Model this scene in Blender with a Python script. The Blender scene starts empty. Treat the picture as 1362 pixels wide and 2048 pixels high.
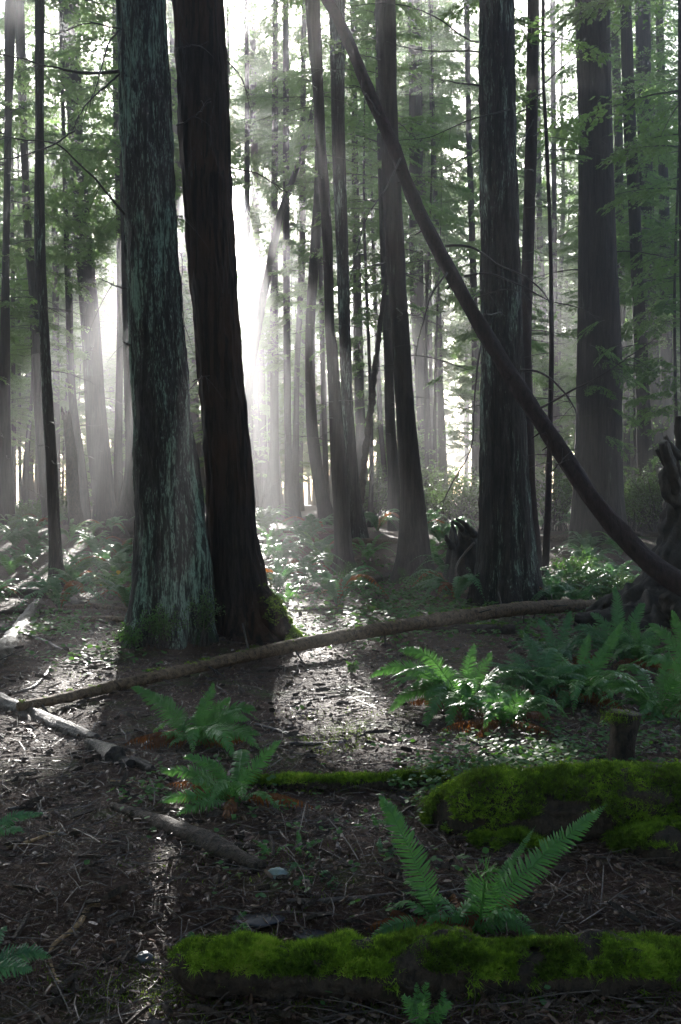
import bpy, math
import numpy as np
from math import radians as rad, pi

SC = bpy.context.scene
COL = SC.collection
RNG = np.random.default_rng(7)
F = 2010.0          # focal length in photo pixels
EYE = 1.6
HZ = 1000.0         # horizon row
SU, SV = 0.125, 0.398   # toward the sun: (-SU, 1, SV)

# ------------------------------------------------------------------ noise
def _h(i, j, k):
    n = (i.astype(np.int64) * 374761393 + j.astype(np.int64) * 668265263 + k.astype(np.int64) * 2147483647) & 0xFFFFFFFF
    n = ((n ^ (n >> 13)) * 1274126177) & 0xFFFFFFFF
    n = n ^ (n >> 16)
    return (n & 0xFFFFFF).astype(np.float64) / 0xFFFFFF

def vn(x, y, z=0.0):
    x, y, z = np.broadcast_arrays(np.asarray(x, float), np.asarray(y, float), np.asarray(z, float))
    i, j, k = np.floor(x), np.floor(y), np.floor(z)
    fx, fy, fz = x - i, y - j, z - k
    fx, fy, fz = [f * f * (3 - 2 * f) for f in (fx, fy, fz)]
    i, j, k = i.astype(np.int64), j.astype(np.int64), k.astype(np.int64)
    r = 0
    for a in (0, 1):
        for b in (0, 1):
            for c in (0, 1):
                w = (fx if a else 1 - fx) * (fy if b else 1 - fy) * (fz if c else 1 - fz)
                r = r + w * _h(i + a, j + b, k + c)
    return r

def fbm(x, y, z=0.0, o=4):
    r, a, s = 0, 0.5, 1.0
    for q in range(o):
        r = r + a * vn(np.asarray(x) * s + 17.3 * q, np.asarray(y) * s - 9.1 * q, np.asarray(z) * s + 3.7 * q)
        a *= 0.5; s *= 2.03
    return r

def sstep(t):
    t = np.clip(t, 0, 1); return t * t * (3 - 2 * t)

# ------------------------------------------------------------------ terrain
def gz(x, y):
    x = np.asarray(x, float); y = np.asarray(y, float)
    z = 0.75 * sstep((y - 17) / 10) + 0.25 * sstep((y - 27) / 40)
    z = z + 0.16 * (fbm(x * .35 + 5, y * .35) - .47) * sstep((y - 2) / 6)
    z = z + 0.10 * (fbm(x * 1.3, y * 1.3, 4.0) - .47) + 0.035 * (fbm(x * 5, y * 5, 9.0, 3) - .45)
    z = z + 0.38 * np.exp(-((x - 5.0) / 1.6) ** 2 - ((y - 12.6) / 1.5) ** 2)
    z = z + 0.30 * np.exp(-((x - 2.1) / .55) ** 2 - ((y - 17.6) / .8) ** 2)
    z = z + 0.10 * np.exp(-((x + 1.6) / 1.1) ** 2 - ((y - 11.1) / .8) ** 2)
    z = z - 0.14 * sstep((4.5 - y) / 1.1)
    return z

_DS = np.arange(2.2, 110, 0.02)
def ray(px, py, d):
    return np.array([(px - 681) / F * d, d, EYE + (HZ - py) / F * d])
def G(px, py):
    xs = (px - 681) / F * _DS; zs = EYE + (HZ - py) / F * _DS
    hit = np.nonzero(zs <= gz(xs, _DS))[0]
    d = _DS[hit[0]] if len(hit) else 60.0
    return np.array([(px - 681) / F * d, d, float(gz((px - 681) / F * d, d))])
def onground(px, d):
    x = (px - 681) / F * d
    return np.array([x, d, float(gz(x, d))])

# ------------------------------------------------------------------ mesh helpers
class MB:
    def __init__(s): s.V = []; s.Q = []; s.T = []; s.n = 0
    def add(s, V, Q=None, T=None):
        V = np.asarray(V, float).reshape(-1, 3)
        s.V.append(V)
        if Q is not None and len(Q): s.Q.append(np.asarray(Q, np.int64).reshape(-1, 4) + s.n)
        if T is not None and len(T): s.T.append(np.asarray(T, np.int64).reshape(-1, 3) + s.n)
        s.n += len(V); return s
    def mesh(s, name, mat, smooth=True, origin=None):
        V = np.concatenate(s.V) if s.V else np.zeros((0, 3))
        if origin is not None: V = V - np.asarray(origin)
        Q = np.concatenate(s.Q) if s.Q else np.zeros((0, 4), np.int64)
        T = np.concatenate(s.T) if s.T else np.zeros((0, 3), np.int64)
        me = bpy.data.meshes.new(name)
        me.vertices.add(len(V)); me.vertices.foreach_set('co', V.astype(np.float32).ravel())
        idx = np.concatenate([Q.ravel(), T.ravel()]).astype(np.int32)
        me.loops.add(len(idx)); me.loops.foreach_set('vertex_index', idx)
        tot = np.concatenate([np.full(len(Q), 4), np.full(len(T), 3)]).astype(np.int32)
        st = np.concatenate([[0], np.cumsum(tot)[:-1]]).astype(np.int32) if len(tot) else np.zeros(0, np.int32)
        me.polygons.add(len(tot)); me.polygons.foreach_set('loop_start', st)
        me.polygons.foreach_set('loop_total', tot)
        me.polygons.foreach_set('use_smooth', np.full(len(tot), bool(smooth)))
        if mat is not None: me.materials.append(mat)
        me.update(calc_edges=True); me.validate()
        return me

def link(name, me, parent=None, loc=None):
    o = bpy.data.objects.new(name, me); COL.objects.link(o)
    if parent is not None: o.parent = parent
    if loc is not None: o.location = loc
    return o

def tag(o, label=None, cat=None, group=None, kind=None):
    if label: o['label'] = label
    if cat: o['category'] = cat
    if group: o['group'] = group
    if kind: o['kind'] = kind
    return o

class Thing:
    def __init__(s, name, label, cat, loc, group=None):
        s.o = bpy.data.objects.new(name, None); COL.objects.link(s.o)
        s.o.empty_display_size = .1
        s.loc = np.asarray(loc, float); s.o.location = s.loc
        tag(s.o, label, cat, group)
    def part(s, name, mb, mat, smooth=True, parent=None, label=None):
        o = link(name, mb.mesh(name, mat, smooth, s.loc), parent or s.o)
        if label: o['label'] = label
        return o

def solo(name, mb, mat, label, cat, loc, group=None, smooth=True):
    loc = np.asarray(loc, float)
    o = link(name, mb.mesh(name, mat, smooth, loc), None, loc)
    return tag(o, label, cat, group)

def copy_tree(o, parent=None):
    c = o.copy(); COL.objects.link(c)
    if parent is not None: c.parent = parent
    for ch in list(o.children): copy_tree(ch, c)
    return c

def unit(v): 
    v = np.asarray(v, float); return v / (np.linalg.norm(v, axis=-1, keepdims=True) + 1e-12)

def resample(P, n):
    """Catmull-Rom through P (m,k) at n even parameters"""
    P = np.asarray(P, float)
    if len(P) == 2:
        t = np.linspace(0, 1, n)[:, None]; return P[0] * (1 - t) + P[1] * t
    E = np.vstack([2 * P[0] - P[1], P, 2 * P[-1] - P[-2]])
    seg = np.linalg.norm(np.diff(P, axis=0), axis=1) + 1e-9
    cum = np.concatenate([[0], np.cumsum(seg)]) / seg.sum()
    t = np.linspace(0, 1, n); i = np.clip(np.searchsorted(cum, t, 'right') - 1, 0, len(P) - 2)
    u = ((t - cum[i]) / (cum[i + 1] - cum[i]))[:, None]
    a, b, c, d = E[i], E[i + 1], E[i + 2], E[i + 3]
    return .5 * (2 * b + (c - a) * u + (2 * a - 5 * b + 4 * c - d) * u ** 2 + (3 * b - a - 3 * c + d) * u ** 3)

def frames(P):
    T = unit(np.gradient(P, axis=0))
    ref = np.array([0, 0, 1.0]) if abs(T[0, 2]) < .8 else np.array([1.0, 0, 0])
    N = np.zeros_like(P); N[0] = unit(ref - T[0] * (ref @ T[0]))
    for i in range(1, len(P)):
        v = N[i - 1] - T[i] * (N[i - 1] @ T[i]); N[i] = unit(v)
    return T, N, np.cross(T, N)

def grid_quads(n, m, wrap=True):
    i = np.arange(n - 1)[:, None]; j = np.arange(m if wrap else m - 1)[None, :]
    j2 = (j + 1) % m if wrap else j + 1
    return np.stack([i * m + j, i * m + j2, (i + 1) * m + j2, (i + 1) * m + j], -1).reshape(-1, 4)

def tube(P, R, seg=8, rmod=None, cap=True):
    """P (n,3), R (n,) ; rmod (n,seg) multiplies the radius. Returns V,Q,T"""
    P = np.asarray(P, float); R = np.broadcast_to(np.asarray(R, float), (len(P),))
    T, N, B = frames(P)
    a = np.arange(seg) / seg * 2 * pi
    rr = R[:, None] * (np.ones(seg) if rmod is None else rmod)
    V = P[:, None, :] + rr[..., None] * (np.cos(a)[None, :, None] * N[:, None, :] + np.sin(a)[None, :, None] * B[:, None, :])
    V = V.reshape(-1, 3); Q = grid_quads(len(P), seg); Tr = None
    if cap:
        n0 = len(V); V = np.vstack([V, P[0], P[-1]]); j = np.arange(seg); j2 = (j + 1) % seg; l = (len(P) - 1) * seg
        Tr = np.vstack([np.stack([j2, j, np.full(seg, n0)], 1), np.stack([l + j, l + j2, np.full(seg, n0 + 1)], 1)])
    return V, Q, Tr

# ------------------------------------------------------------------ materials
class NT:
    def __init__(s, name):
        s.m = bpy.data.materials.new(name); s.m.use_nodes = True
        s.t = s.m.node_tree; s.t.nodes.clear(); s.out = s.n('ShaderNodeOutputMaterial')
    def n(s, typ, **kw):
        nd = s.t.nodes.new(typ)
        for k, v in kw.items():
            if k.startswith('_'): setattr(nd, k[1:], v)
            else:
                nd.inputs[k.replace('__', ' ')].default_value = v
        return nd
    def l(s, a, b): s.t.links.new(a, b)
    def coord(s, scale=(1, 1, 1), kind='Object'):
        tc = s.n('ShaderNodeTexCoord'); mp = s.n('ShaderNodeMapping'); mp.inputs['Scale'].default_value = scale
        s.l(tc.outputs[kind], mp.inputs[0]); return mp.outputs[0]
    def noise(s, vec, scale, detail=4, rough=.55, dist=0.0):
        nd = s.n('ShaderNodeTexNoise'); nd.inputs['Scale'].default_value = scale; nd.inputs['Detail'].default_value = detail
        nd.inputs['Roughness'].default_value = rough; nd.inputs['Distortion'].default_value = dist
        s.l(vec, nd.inputs['Vector']); return nd.outputs['Fac']
    def ramp(s, fac, stops):
        nd = s.n('ShaderNodeValToRGB'); e = nd.color_ramp.elements
        while len(e) < len(stops): e.new(.5)
        for i, (p, c) in enumerate(stops):
            e[i].position = p; e[i].color = (*c, 1) if len(c) == 3 else c
        s.l(fac, nd.inputs[0]); return nd.outputs[0]
    def g(s, v): return (v, v, v)
    def mix(s, fac, a, b, typ='MIX'):
        nd = s.n('ShaderNodeMix'); nd.data_type = 'RGBA'; nd.blend_type = typ
        for so, v in ((nd.inputs[0], fac), (nd.inputs[6], a), (nd.inputs[7], b)):
            if hasattr(v, 'links'): s.l(v, so)
            elif isinstance(v, tuple): so.default_value = (*v, 1) if len(v) == 3 else v
            else: so.default_value = v
        return nd.outputs[2]
    def math(s, op, a, b=0.5):
        nd = s.n('ShaderNodeMath'); nd.operation = op
        for so, v in ((nd.inputs[0], a), (nd.inputs[1], b)):
            if hasattr(v, 'links'): s.l(v, so)
            else: so.default_value = v
        return nd.outputs[0]
    def bump(s, h, strength=.5, dist=.02):
        nd = s.n('ShaderNodeBump'); nd.inputs['Strength'].default_value = strength; nd.inputs['Distance'].default_value = dist
        s.l(h, nd.inputs['Height']); return nd.outputs[0]
    def pbr(s, col, rough=.8, spec=.4, normal=None):
        b = s.n('ShaderNodeBsdfPrincipled')
        for nm, v in (('Base Color', col), ('Roughness', rough), ('Specular IOR Level', spec)):
            if hasattr(v, 'links'): s.l(v, b.inputs[nm])
            else: b.inputs[nm].default_value = (*v, 1) if isinstance(v, tuple) else v
        if normal is not None: s.l(normal, b.inputs['Normal'])
        return b.outputs[0]
    def done(s, sh): s.l(sh, s.out.inputs[0]); return s.m

def bark(name, dark, light, lichen=None, lich_amt=.5, fine=26, rough=.85, bump=.6, moss=0.0, zs=.07, spec=.3, hue=None, furrow_shade=False):
    k = NT(name)
    v = k.coord((1, 1, zs)); vo = k.coord((1, 1, 1))
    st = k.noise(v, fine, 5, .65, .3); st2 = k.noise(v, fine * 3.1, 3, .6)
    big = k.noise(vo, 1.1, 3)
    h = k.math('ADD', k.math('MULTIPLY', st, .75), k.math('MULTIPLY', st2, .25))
    col = k.ramp(h, [(.36, dark), (.5, tuple(.5 * (a + b) for a, b in zip(dark, light))), (.66, light)])  # bark tone by streak; the dark end also paints in furrow shade
    col = k.mix(k.ramp(big, [(.4, k.g(0.)), (.65, k.g(.55))]), col, k.mix(.5, col, hue or dark))
    if furrow_shade:
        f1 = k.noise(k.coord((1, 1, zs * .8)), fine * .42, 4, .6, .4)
        col = k.mix(k.ramp(f1, [(.42, k.g(.88)), (.52, k.g(0.))]), col, tuple(c * .6 for c in dark))  # dark vertical bands: shade of deep furrows painted into the bark colour
    if lichen:
        vm = k.coord((1, 1, .22))
        lm = k.noise(vm, 2.3, 3, .6, .6); lf = k.noise(v, fine * 1.9, 4, .7); 
        m = k.math('ADD', k.math('MULTIPLY', lm, .42), k.math('MULTIPLY', lf, .38))
        m = k.math('ADD', m, k.math('MULTIPLY', h, .20))
        mask = k.ramp(m, [(.60 - lich_amt * .13, k.g(0.)), (.66 - lich_amt * .13, k.g(1.))])
        if furrow_shade: mask = k.math('MULTIPLY', mask, k.ramp(f1, [(.43, k.g(0.08)), (.53, k.g(1.))]))
        col = k.mix(mask, col, k.mix(k.noise(vo, 40, 2), lichen, tuple(c * .5 for c in lichen)))
    if moss:
        tc = k.n('ShaderNodeTexCoord'); sx = k.n('ShaderNodeSeparateXYZ'); k.l(tc.outputs['Object'], sx.inputs[0])
        zz = k.math('SUBTRACT', moss, sx.outputs[2]); 
        mk_ = k.math('ADD', k.math('MULTIPLY', zz, 1.2), k.math('MULTIPLY', k.math('SUBTRACT', k.noise(vo, 3.2, 4), .5), 1.6))
        col = k.mix(k.ramp(mk_, [(.25, k.g(0.)), (.5, k.g(.85))]), col, k.mix(k.noise(vo, 60, 2), (.015, .05, .01), (.06, .13, .025)))
    return k.done(k.pbr(col, rough, spec, k.bump(h, bump, .03)))

M = {}
M['bark_lichen'] = bark('bark_lichen', (.004, .004, .005), (.06, .052, .055), (.29, .43, .34), .82, 52, bump=1.0, moss=.18, zs=.13, furrow_shade=True)
M['bark_black'] = bark('bark_black', (.003, .002, .002), (.038, .027, .026), (.10, .13, .12), .12, 40, bump=1.0, hue=(.14, .055, .018), moss=.12, zs=.08, furrow_shade=True)
M['bark_fir'] = bark('bark_fir', (.006, .005, .005), (.065, .05, .047), (.36, .48, .39), .52, 46, bump=1.0, zs=.08, furrow_shade=True)
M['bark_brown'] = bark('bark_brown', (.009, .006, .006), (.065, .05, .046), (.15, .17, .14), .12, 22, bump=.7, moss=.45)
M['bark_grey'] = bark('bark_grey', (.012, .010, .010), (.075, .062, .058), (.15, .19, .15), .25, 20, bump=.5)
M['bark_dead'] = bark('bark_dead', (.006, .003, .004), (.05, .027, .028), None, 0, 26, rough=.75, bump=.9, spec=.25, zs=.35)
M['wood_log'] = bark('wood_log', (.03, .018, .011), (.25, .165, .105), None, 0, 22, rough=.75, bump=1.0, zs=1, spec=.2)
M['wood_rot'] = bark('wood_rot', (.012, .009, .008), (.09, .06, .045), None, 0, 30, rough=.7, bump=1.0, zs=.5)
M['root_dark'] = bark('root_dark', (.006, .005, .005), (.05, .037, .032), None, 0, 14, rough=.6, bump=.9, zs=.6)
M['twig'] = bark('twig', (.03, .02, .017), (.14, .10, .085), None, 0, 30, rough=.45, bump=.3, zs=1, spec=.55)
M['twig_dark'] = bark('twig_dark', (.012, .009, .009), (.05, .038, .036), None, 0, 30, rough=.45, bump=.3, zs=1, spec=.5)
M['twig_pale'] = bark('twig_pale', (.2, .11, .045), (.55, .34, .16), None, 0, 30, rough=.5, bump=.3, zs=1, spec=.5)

def birch():
    k = NT('birch_bark'); v = k.coord((1, 1, 1)); st = k.noise(v, 16, 7, .7, 1.2)
    col = k.ramp(st, [(.38, (.012, .009, .008)), (.48, (.05, .038, .034)), (.6, (.11, .09, .082)), (.74, (.24, .20, .19))])
    return k.done(k.pbr(col, .5, .4, k.bump(st, 1.0, .03)))
M['birch'] = birch()

def leaf(name, a, b, trans=(.2, .3, .05), tfac=.45, rough=.45, spec=.4, nscale=.6):
    k = NT(name); v = k.coord((1, 1, 1)); col = k.mix(k.ramp(k.noise(v, nscale, 3), [(.35, k.g(0.)), (.65, k.g(1.))]), a, b)
    oi = k.n('ShaderNodeObjectInfo'); hs = k.n('ShaderNodeHueSaturation'); 
    k.l(k.math('ADD', k.math('MULTIPLY', oi.outputs['Random'], .5), .75), hs.inputs['Value']); k.l(col, hs.inputs['Color'])
    p = k.pbr(hs.outputs[0], rough, spec)
    t = k.n('ShaderNodeBsdfTranslucent'); t.inputs[0].default_value = (*trans, 1)
    mx = k.n('ShaderNodeMixShader'); mx.inputs[0].default_value = tfac; k.l(p, mx.inputs[1]); k.l(t.outputs[0], mx.inputs[2])
    return k.done(mx.outputs[0])
M['needles'] = leaf('needles', (.028, .075, .035), (.05, .115, .04), (.28, .46, .12), .55, .5, .3)
M['needles_young'] = leaf('needles_young', (.035, .09, .045), (.06, .14, .05), (.30, .50, .14), .55, .5, .3)
M['fern'] = leaf('fern_leaf', (.055, .16, .04), (.095, .23, .055), (.15, .38, .07), .35, .36, .42, 3)
M['fern_blue'] = leaf('fern_leaf_cool', (.045, .13, .055), (.08, .19, .075), (.12, .30, .09), .32, .38, .42, 3)
M['fern_dead'] = leaf('fern_dead', (.10, .035, .012), (.20, .075, .02), (.35, .12, .02), .35, .5, .3, 5)
M['bush'] = leaf('bush_leaf', (.03, .07, .03), (.06, .12, .04), (.16, .28, .06), .4, .35, .5, 2)
M['clover'] = leaf('clover_leaf', (.035, .10, .035), (.06, .15, .045), (.14, .30, .05), .35, .5, .25, 2)
M['yellow_leaf'] = leaf('yellow_leaf', (.35, .25, .02), (.4, .3, .03), (.6, .45, .03), .5, .5, .3, 2)
def moss_mat():
    k = NT('moss_blade'); v = k.coord((1, 1, 1)); a = k.noise(v, 5, 3); b = k.noise(v, 38, 3, .7)
    m = k.math('ADD', k.math('MULTIPLY', a, .55), k.math('MULTIPLY', b, .45))
    col = k.ramp(m, [(.33, (.05, .045, .015)), (.42, (.05, .085, .014)), (.5, (.12, .21, .025)), (.58, (.28, .43, .04)), (.68, (.48, .54, .10))])
    p = k.pbr(col, .7, .15); t = k.n('ShaderNodeBsdfTranslucent'); k.l(k.mix(.4, col, (.25, .40, .03)), t.inputs[0])
    mx = k.n('ShaderNodeMixShader'); mx.inputs[0].default_value = .4; k.l(p, mx.inputs[1]); k.l(t.outputs[0], mx.inputs[2])
    return k.done(mx.outputs[0])
M['moss'] = moss_mat()

def ground_mat():
    k = NT('forest_floor'); v = k.coord((1, 1, 1))
    n1 = k.noise(v, 1.1, 5); n2 = k.noise(v, 9, 6, .7, .6); n3 = k.noise(v, 70, 4, .7, 1.0); n4 = k.noise(v, .6, 3)
    col = k.ramp(n2, [(.32, (.016, .007, .005)), (.5, (.06, .027, .018)), (.7, (.13, .068, .046))])
    col = k.mix(k.ramp(n3, [(.35, k.g(.0)), (.7, k.g(.6))]), col, (.14, .088, .07))
    mossm = k.math('ADD', k.math('MULTIPLY', n1, .65), k.math('MULTIPLY', n2, .35))
    col = k.mix(k.ramp(mossm, [(.53, k.g(0.)), (.62, k.g(.8))]), col, k.mix(n3, (.02, .045, .008), (.08, .13, .02)))
    h = k.math('ADD', k.math('MULTIPLY', n2, .4), k.math('MULTIPLY', n3, .6))
    rg = k.ramp(n3, [(.3, k.g(.5)), (.7, k.g(.85))])
    return k.done(k.pbr(col, rg, .18, k.bump(h, 1.0, .06)))
M['ground'] = ground_mat()

def litter_mat(name, cols, rough=.42, spec=.45):
    k = NT(name); v = k.coord((1, 1, 1)); n = k.noise(v, 9, 3, .8)
    col = k.ramp(n, [(.3 + .4 * i / (len(cols) - 1), c) for i, c in enumerate(cols)])
    return k.done(k.pbr(col, rough, spec))
M['litter'] = litter_mat('needle_litter', [(.02, .010, .008), (.12, .060, .040), (.04, .02, .015), (.40, .26, .20)])
M['chips'] = litter_mat('bark_chips', [(.05, .025, .018), (.17, .095, .065), (.055, .032, .026), (.42, .29, .24)], .4)

def stone_mat(name, c):
    k = NT(name); v = k.coord((1, 1, 1)); n = k.noise(v, 18, 5)
    return k.done(k.pbr(k.ramp(n, [(.3, tuple(x * .55 for x in c)), (.7, c)]), .5, .5, k.bump(n, .4, .01)))
M['stone_pale'] = stone_mat('stone_pale', (.30, .36, .36)); M['stone_dark'] = stone_mat('stone_dark', (.06, .065, .08))
M['mineral'] = stone_mat('wet_rock', (.03, .032, .05))

# ------------------------------------------------------------------ openings in the canopy that the sun shines through
# (u, v) = (x + SU*y, z - SV*y) is the plane seen from the sun
HOLES = [  # u, v, ru, rv
    (1.15, -3.05, .66, .66), (-1.25, -3.2, .5, 1.1), (-.30, -1.6, .34, .85), (.50, -2.08, .16, .22),
    (1.35, -6.2, .62, 2.2), (1.1, -4.6, .55, .9), (1.2, -8.8, .6, 2.2), (1.0, -12, .6, 2.2), (2.3, -12.8, .8, 2.4),
    (1.95, -2.7, .5, .5), (3.2, -2.7, .45, .6), (2.8, -2.65, .9, .4), (2.0, -5.4, .5, .5), (3.6, -4.2, .3, .3),
    (11.0, -8.6, .9, 1.6), (14.0, -7.6, .7, 2.2), (12.6, -9.6, .45, 1.8), (6.2, -9.0, .9, 2.0), (7.9, -9.6, .6, 1.8), (8.2, -6.2, .4, 1.),
    (-3.6, -7.6, .7, 3.2), (-2.3, -6.9, .5, .6), (-4.6, -9.0, .35, 1.5), (-2.2, -4.7, .4, .4), (4.6, -9.6, .35, 1.2), (4.1, -7.6, .3, .8), (-6.3, -8.5, .5, 1.2),
    (6.4, -7.6, .55, 2.4), (5.0, -6.4, .35, 1.3), (10.5, -12., 1.0, 2.5), (13., -15., 1.2, 3.), (15.2, -9.2, .5, 2.2), (13.2, -6.0, .4, 1.8), (-3.2, -4.6, .4, 2.0), (-5.2, -6.2, .35, 1.6),
    (7.4, -6.0, .4, 2.6), (5.6, -8.4, .4, 2.4), (14.4, -5.6, .5, 2.6), (12.4, -7.2, .35, 2.2), (16.4, -8.6, .5, 2.4), (3.3, -8.2, .3, 2.0),
    (6.2, -8.2, 1.5, 2.2), (7.6, -6.2, .9, 1.6), (14.3, -7.4, 1.5, 1.9), (12.6, -5.2, .6, 1.4)]
HOLES = np.array(HOLES)
GAP = .615      # thinner crowns above this noise level: dapples of sun between the chosen openings
def in_hole(C, rng, soft=.18):
    u = C[:, 0] + SU * C[:, 1]; v = C[:, 2] - SV * C[:, 1]
    cut = np.zeros(len(C), bool); jit = 1 + soft * rng.standard_normal(len(C))
    for hu, hv, ru, rv in HOLES:
        cut |= ((u - hu) / ru) ** 2 + ((v - hv) / rv) ** 2 < jit
    gap = fbm(u * .75 + 3.1, v * .55 + 8.2, 0.5, 3) + .04 * rng.standard_normal(len(C)) > GAP
    cut &= ~((C[:, 1] > 46) & (rng.random(len(C)) < .025))      # a few wisps hang in the openings too
    cut |= gap & (C[:, 1] > 30) & ((v < -2.5) | (u > 4) | (u < -3))
    return cut & (C[:, 1] > 11.5) & ~((C[:, 1] > 100) & (C[:, 2] < 33))

# ------------------------------------------------------------------ conifer branches
def branch_template(rng, ntw=9, nleaf=7, ll=.055, lw=.017, spread=.42):
    """flat spray along +X, unit length; leaflets as rhombs"""
    base, dirv, ln, wd = [], [], [], []
    for side in (-1, 1):
        for i in range(ntw):
            t = .12 + .86 * (i + rng.random() * .7) / ntw
            L = spread * (1 - t) ** .75 * (.75 + .5 * rng.random()) * min(1, t * 4 + .3) + .05
            a = rad(48 + 14 * rng.standard_normal()) * side
            d = np.array([math.cos(a), math.sin(a), -.12 + .12 * rng.standard_normal()])
            for j in range(nleaf):
                s = (j + rng.random()) / nleaf * L
                b = np.array([t, 0, 0]) + d * s; b[2] -= .35 * s * s
                for sd in (-1, 1):
                    aa = a + sd * rad(35 + 15 * rng.standard_normal())
                    base.append(b); dirv.append([math.cos(aa), math.sin(aa), -.25 + .35 * rng.standard_normal()])
                    ln.append(ll * (.6 + .8 * rng.random())); wd.append(lw * (.7 + .6 * rng.random()))
    B = np.array(base); D = unit(dirv); ln = np.array(ln)[:, None]; wd = np.array(wd)[:, None]
    nrm = unit(np.array([0, 0, 1.0]) + .5 * rng.standard_normal((len(B), 3))); S = unit(np.cross(D, nrm))
    V = np.stack([B, B + D * ln * .5 + S * wd, B + D * ln, B + D * ln * .5 - S * wd], 1)
    return V       # (n,4,3)
_r = np.random.default_rng(3)
TEMPL = [branch_template(_r, 9, 6, .075, .022) for _ in range(5)]
TEMPL_FINE = [branch_template(_r, 12, 8, .05, .014, .42) for _ in range(5)]
TEMPL_BROAD = [branch_template(_r, 7, 5, .11, .036) for _ in range(4)]

def crown(centre, zs, lens, rng, templ=TEMPL, droop=.25, wood=True, up=.1, keep=1.0, azr=None):
    """centre(z)->xy of the trunk; zs, lens arrays of branch heights and lengths"""
    mb = MB(); wv = MB()
    Vs = []
    for z, L in zip(zs, lens):
        az = rng.random() * 2 * pi if azr is None else rng.uniform(*azr)
        t = templ[rng.integers(len(templ))]
        W = t.reshape(-1, 3) * np.array([L, L * rng.uniform(.8, 1.15), L])
        r = W[:, 0]
        W = W.copy(); W[:, 2] += up * r - droop * r * r / max(L, .6) * rng.uniform(.6, 1.5)
        ca, sa = math.cos(az), math.sin(az); c = centre(z)
        X = np.stack([c[0] + W[:, 0] * ca - W[:, 1] * sa, c[1] + W[:, 0] * sa + W[:, 1] * ca, z + W[:, 2]], 1).reshape(-1, 4, 3)
        Vs.append(X)
        if wood:
            s = np.linspace(0, 1, 5) * L * .95; dz = up * s - droop * s * s / max(L, .6)
            P = np.stack([c[0] + s * ca, c[1] + s * sa, z + dz], 1)
            if not in_hole(P, rng).any(): wv.add(*tube(P, np.linspace(.014 * L ** .6, .003, 5), 3, cap=False))
    if Vs:
        X = np.concatenate(Vs); C = X.mean(1)
        m = ~in_hole(C, rng)
        if keep < 1: m &= rng.random(len(C)) < keep
        X = X[m]
        mb.add(X.reshape(-1, 3), np.arange(len(X) * 4).reshape(-1, 4))
    return mb, wv

def crown_part(th, mb, wv, mat, name='crown'):
    if not mb.n: return
    nl = sum(len(q) for q in mb.Q)
    for V, Q in zip(wv.V, wv.Q): mb.V.append(V)
    off = mb.n
    for Q in wv.Q: mb.Q.append(Q + off)
    o = th.part(name, mb, mat, False); o.data.materials.append(M['twig_dark'])
    mi = np.zeros(len(o.data.polygons), np.int32); mi[nl:] = 1
    o.data.polygons.foreach_set('material_index', mi)
    return o

# ------------------------------------------------------------------ trunks
def trunk_mesh(zc, xc, rc, y, seg, dz, rng, flare=.0, ridge=.02, lobes=0, lobe_amp=.0, zbase=0.0, broken=False, lump=.04, ylean=0.0):
    """zc increasing heights, xc centre x, rc radius, at depth y"""
    z0, z1 = zc[0], zc[-1]
    n = max(6, int((z1 - z0) / dz))
    # finer rows low down
    z = np.linspace(z0, z1, n)
    P = resample(np.stack([zc, xc, rc], 1), n * 3)
    o = np.argsort(P[:, 0]); x = np.interp(z, P[o, 0], P[o, 1]); r = np.interp(z, P[o, 0], P[o, 2])
    a = np.arange(seg) / seg * 2 * pi
    A, Z = np.meshgrid(a, z)
    R = r[:, None] * np.ones(seg)
    h = Z - zbase; s = rng.random() * 50
    if lobes:
        fall = np.exp(-np.clip(h, 0, 9) / .55) + .25 * np.exp(-np.clip(h, 0, 9) / 2.)
        ph = s + .5 * (vn(np.cos(A) * 1.5 + s, np.sin(A) * 1.5, Z * .6) - .5)
        R = R * (1 + lobe_amp * fall * (np.abs(np.cos(A * lobes / 2 + ph * 3)) * 1.6 - 1 + .8 * (vn(np.cos(A) * 2 + s, np.sin(A) * 2, Z * .4) - .5)))
    rm = r.mean()
    R = R * (1 + lump * 2 * (fbm(np.cos(A) * 1.2 + s, np.sin(A) * 1.2, Z * 1.1, 3) - .45))
    if ridge:
        n1 = vn(np.cos(A) * rm * 18 + s, np.sin(A) * rm * 18, Z * 1.6)
        n2 = vn(np.cos(A) * rm * 45 + s, np.sin(A) * rm * 45, Z * 4.5 + 7)
        n3 = vn(np.cos(A) * rm * 9 + s, np.sin(A) * rm * 9, Z * 9 + 3)
        R = R + ridge * (1.3 * (1 - np.abs(2 * n1 - 1)) + .7 * n2 + .4 * n3 - 1.75)
    if broken:
        top = z1 - .45 * vn(np.cos(A[0]) * 3 + s, np.sin(A[0]) * 3, 0.) - .25 * vn(np.cos(A[0]) * 9 + s, np.sin(A[0]) * 9, 0.)
        Zt = np.minimum(Z, top[None, :])
    else: Zt = Z
    V = np.stack([x[:, None] + R * np.cos(A), y + ylean * (Z - zbase) + R * np.sin(A), Zt], -1).reshape(-1, 3)
    Q = grid_quads(n, seg)
    top = np.array([[x[-1], y + ylean * (z1 - zbase), z1 - (.5 if broken else 0)]])
    j = np.arange(seg); l = (n - 1) * seg
    T = np.stack([l + j, l + (j + 1) % seg, np.full(seg, len(V))], 1)
    return np.vstack([V, top]), Q, T, (lambda zz: (np.interp(zz, z, x), y + ylean * (zz - zbase)), lambda zz: np.interp(zz, z, r))

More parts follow.
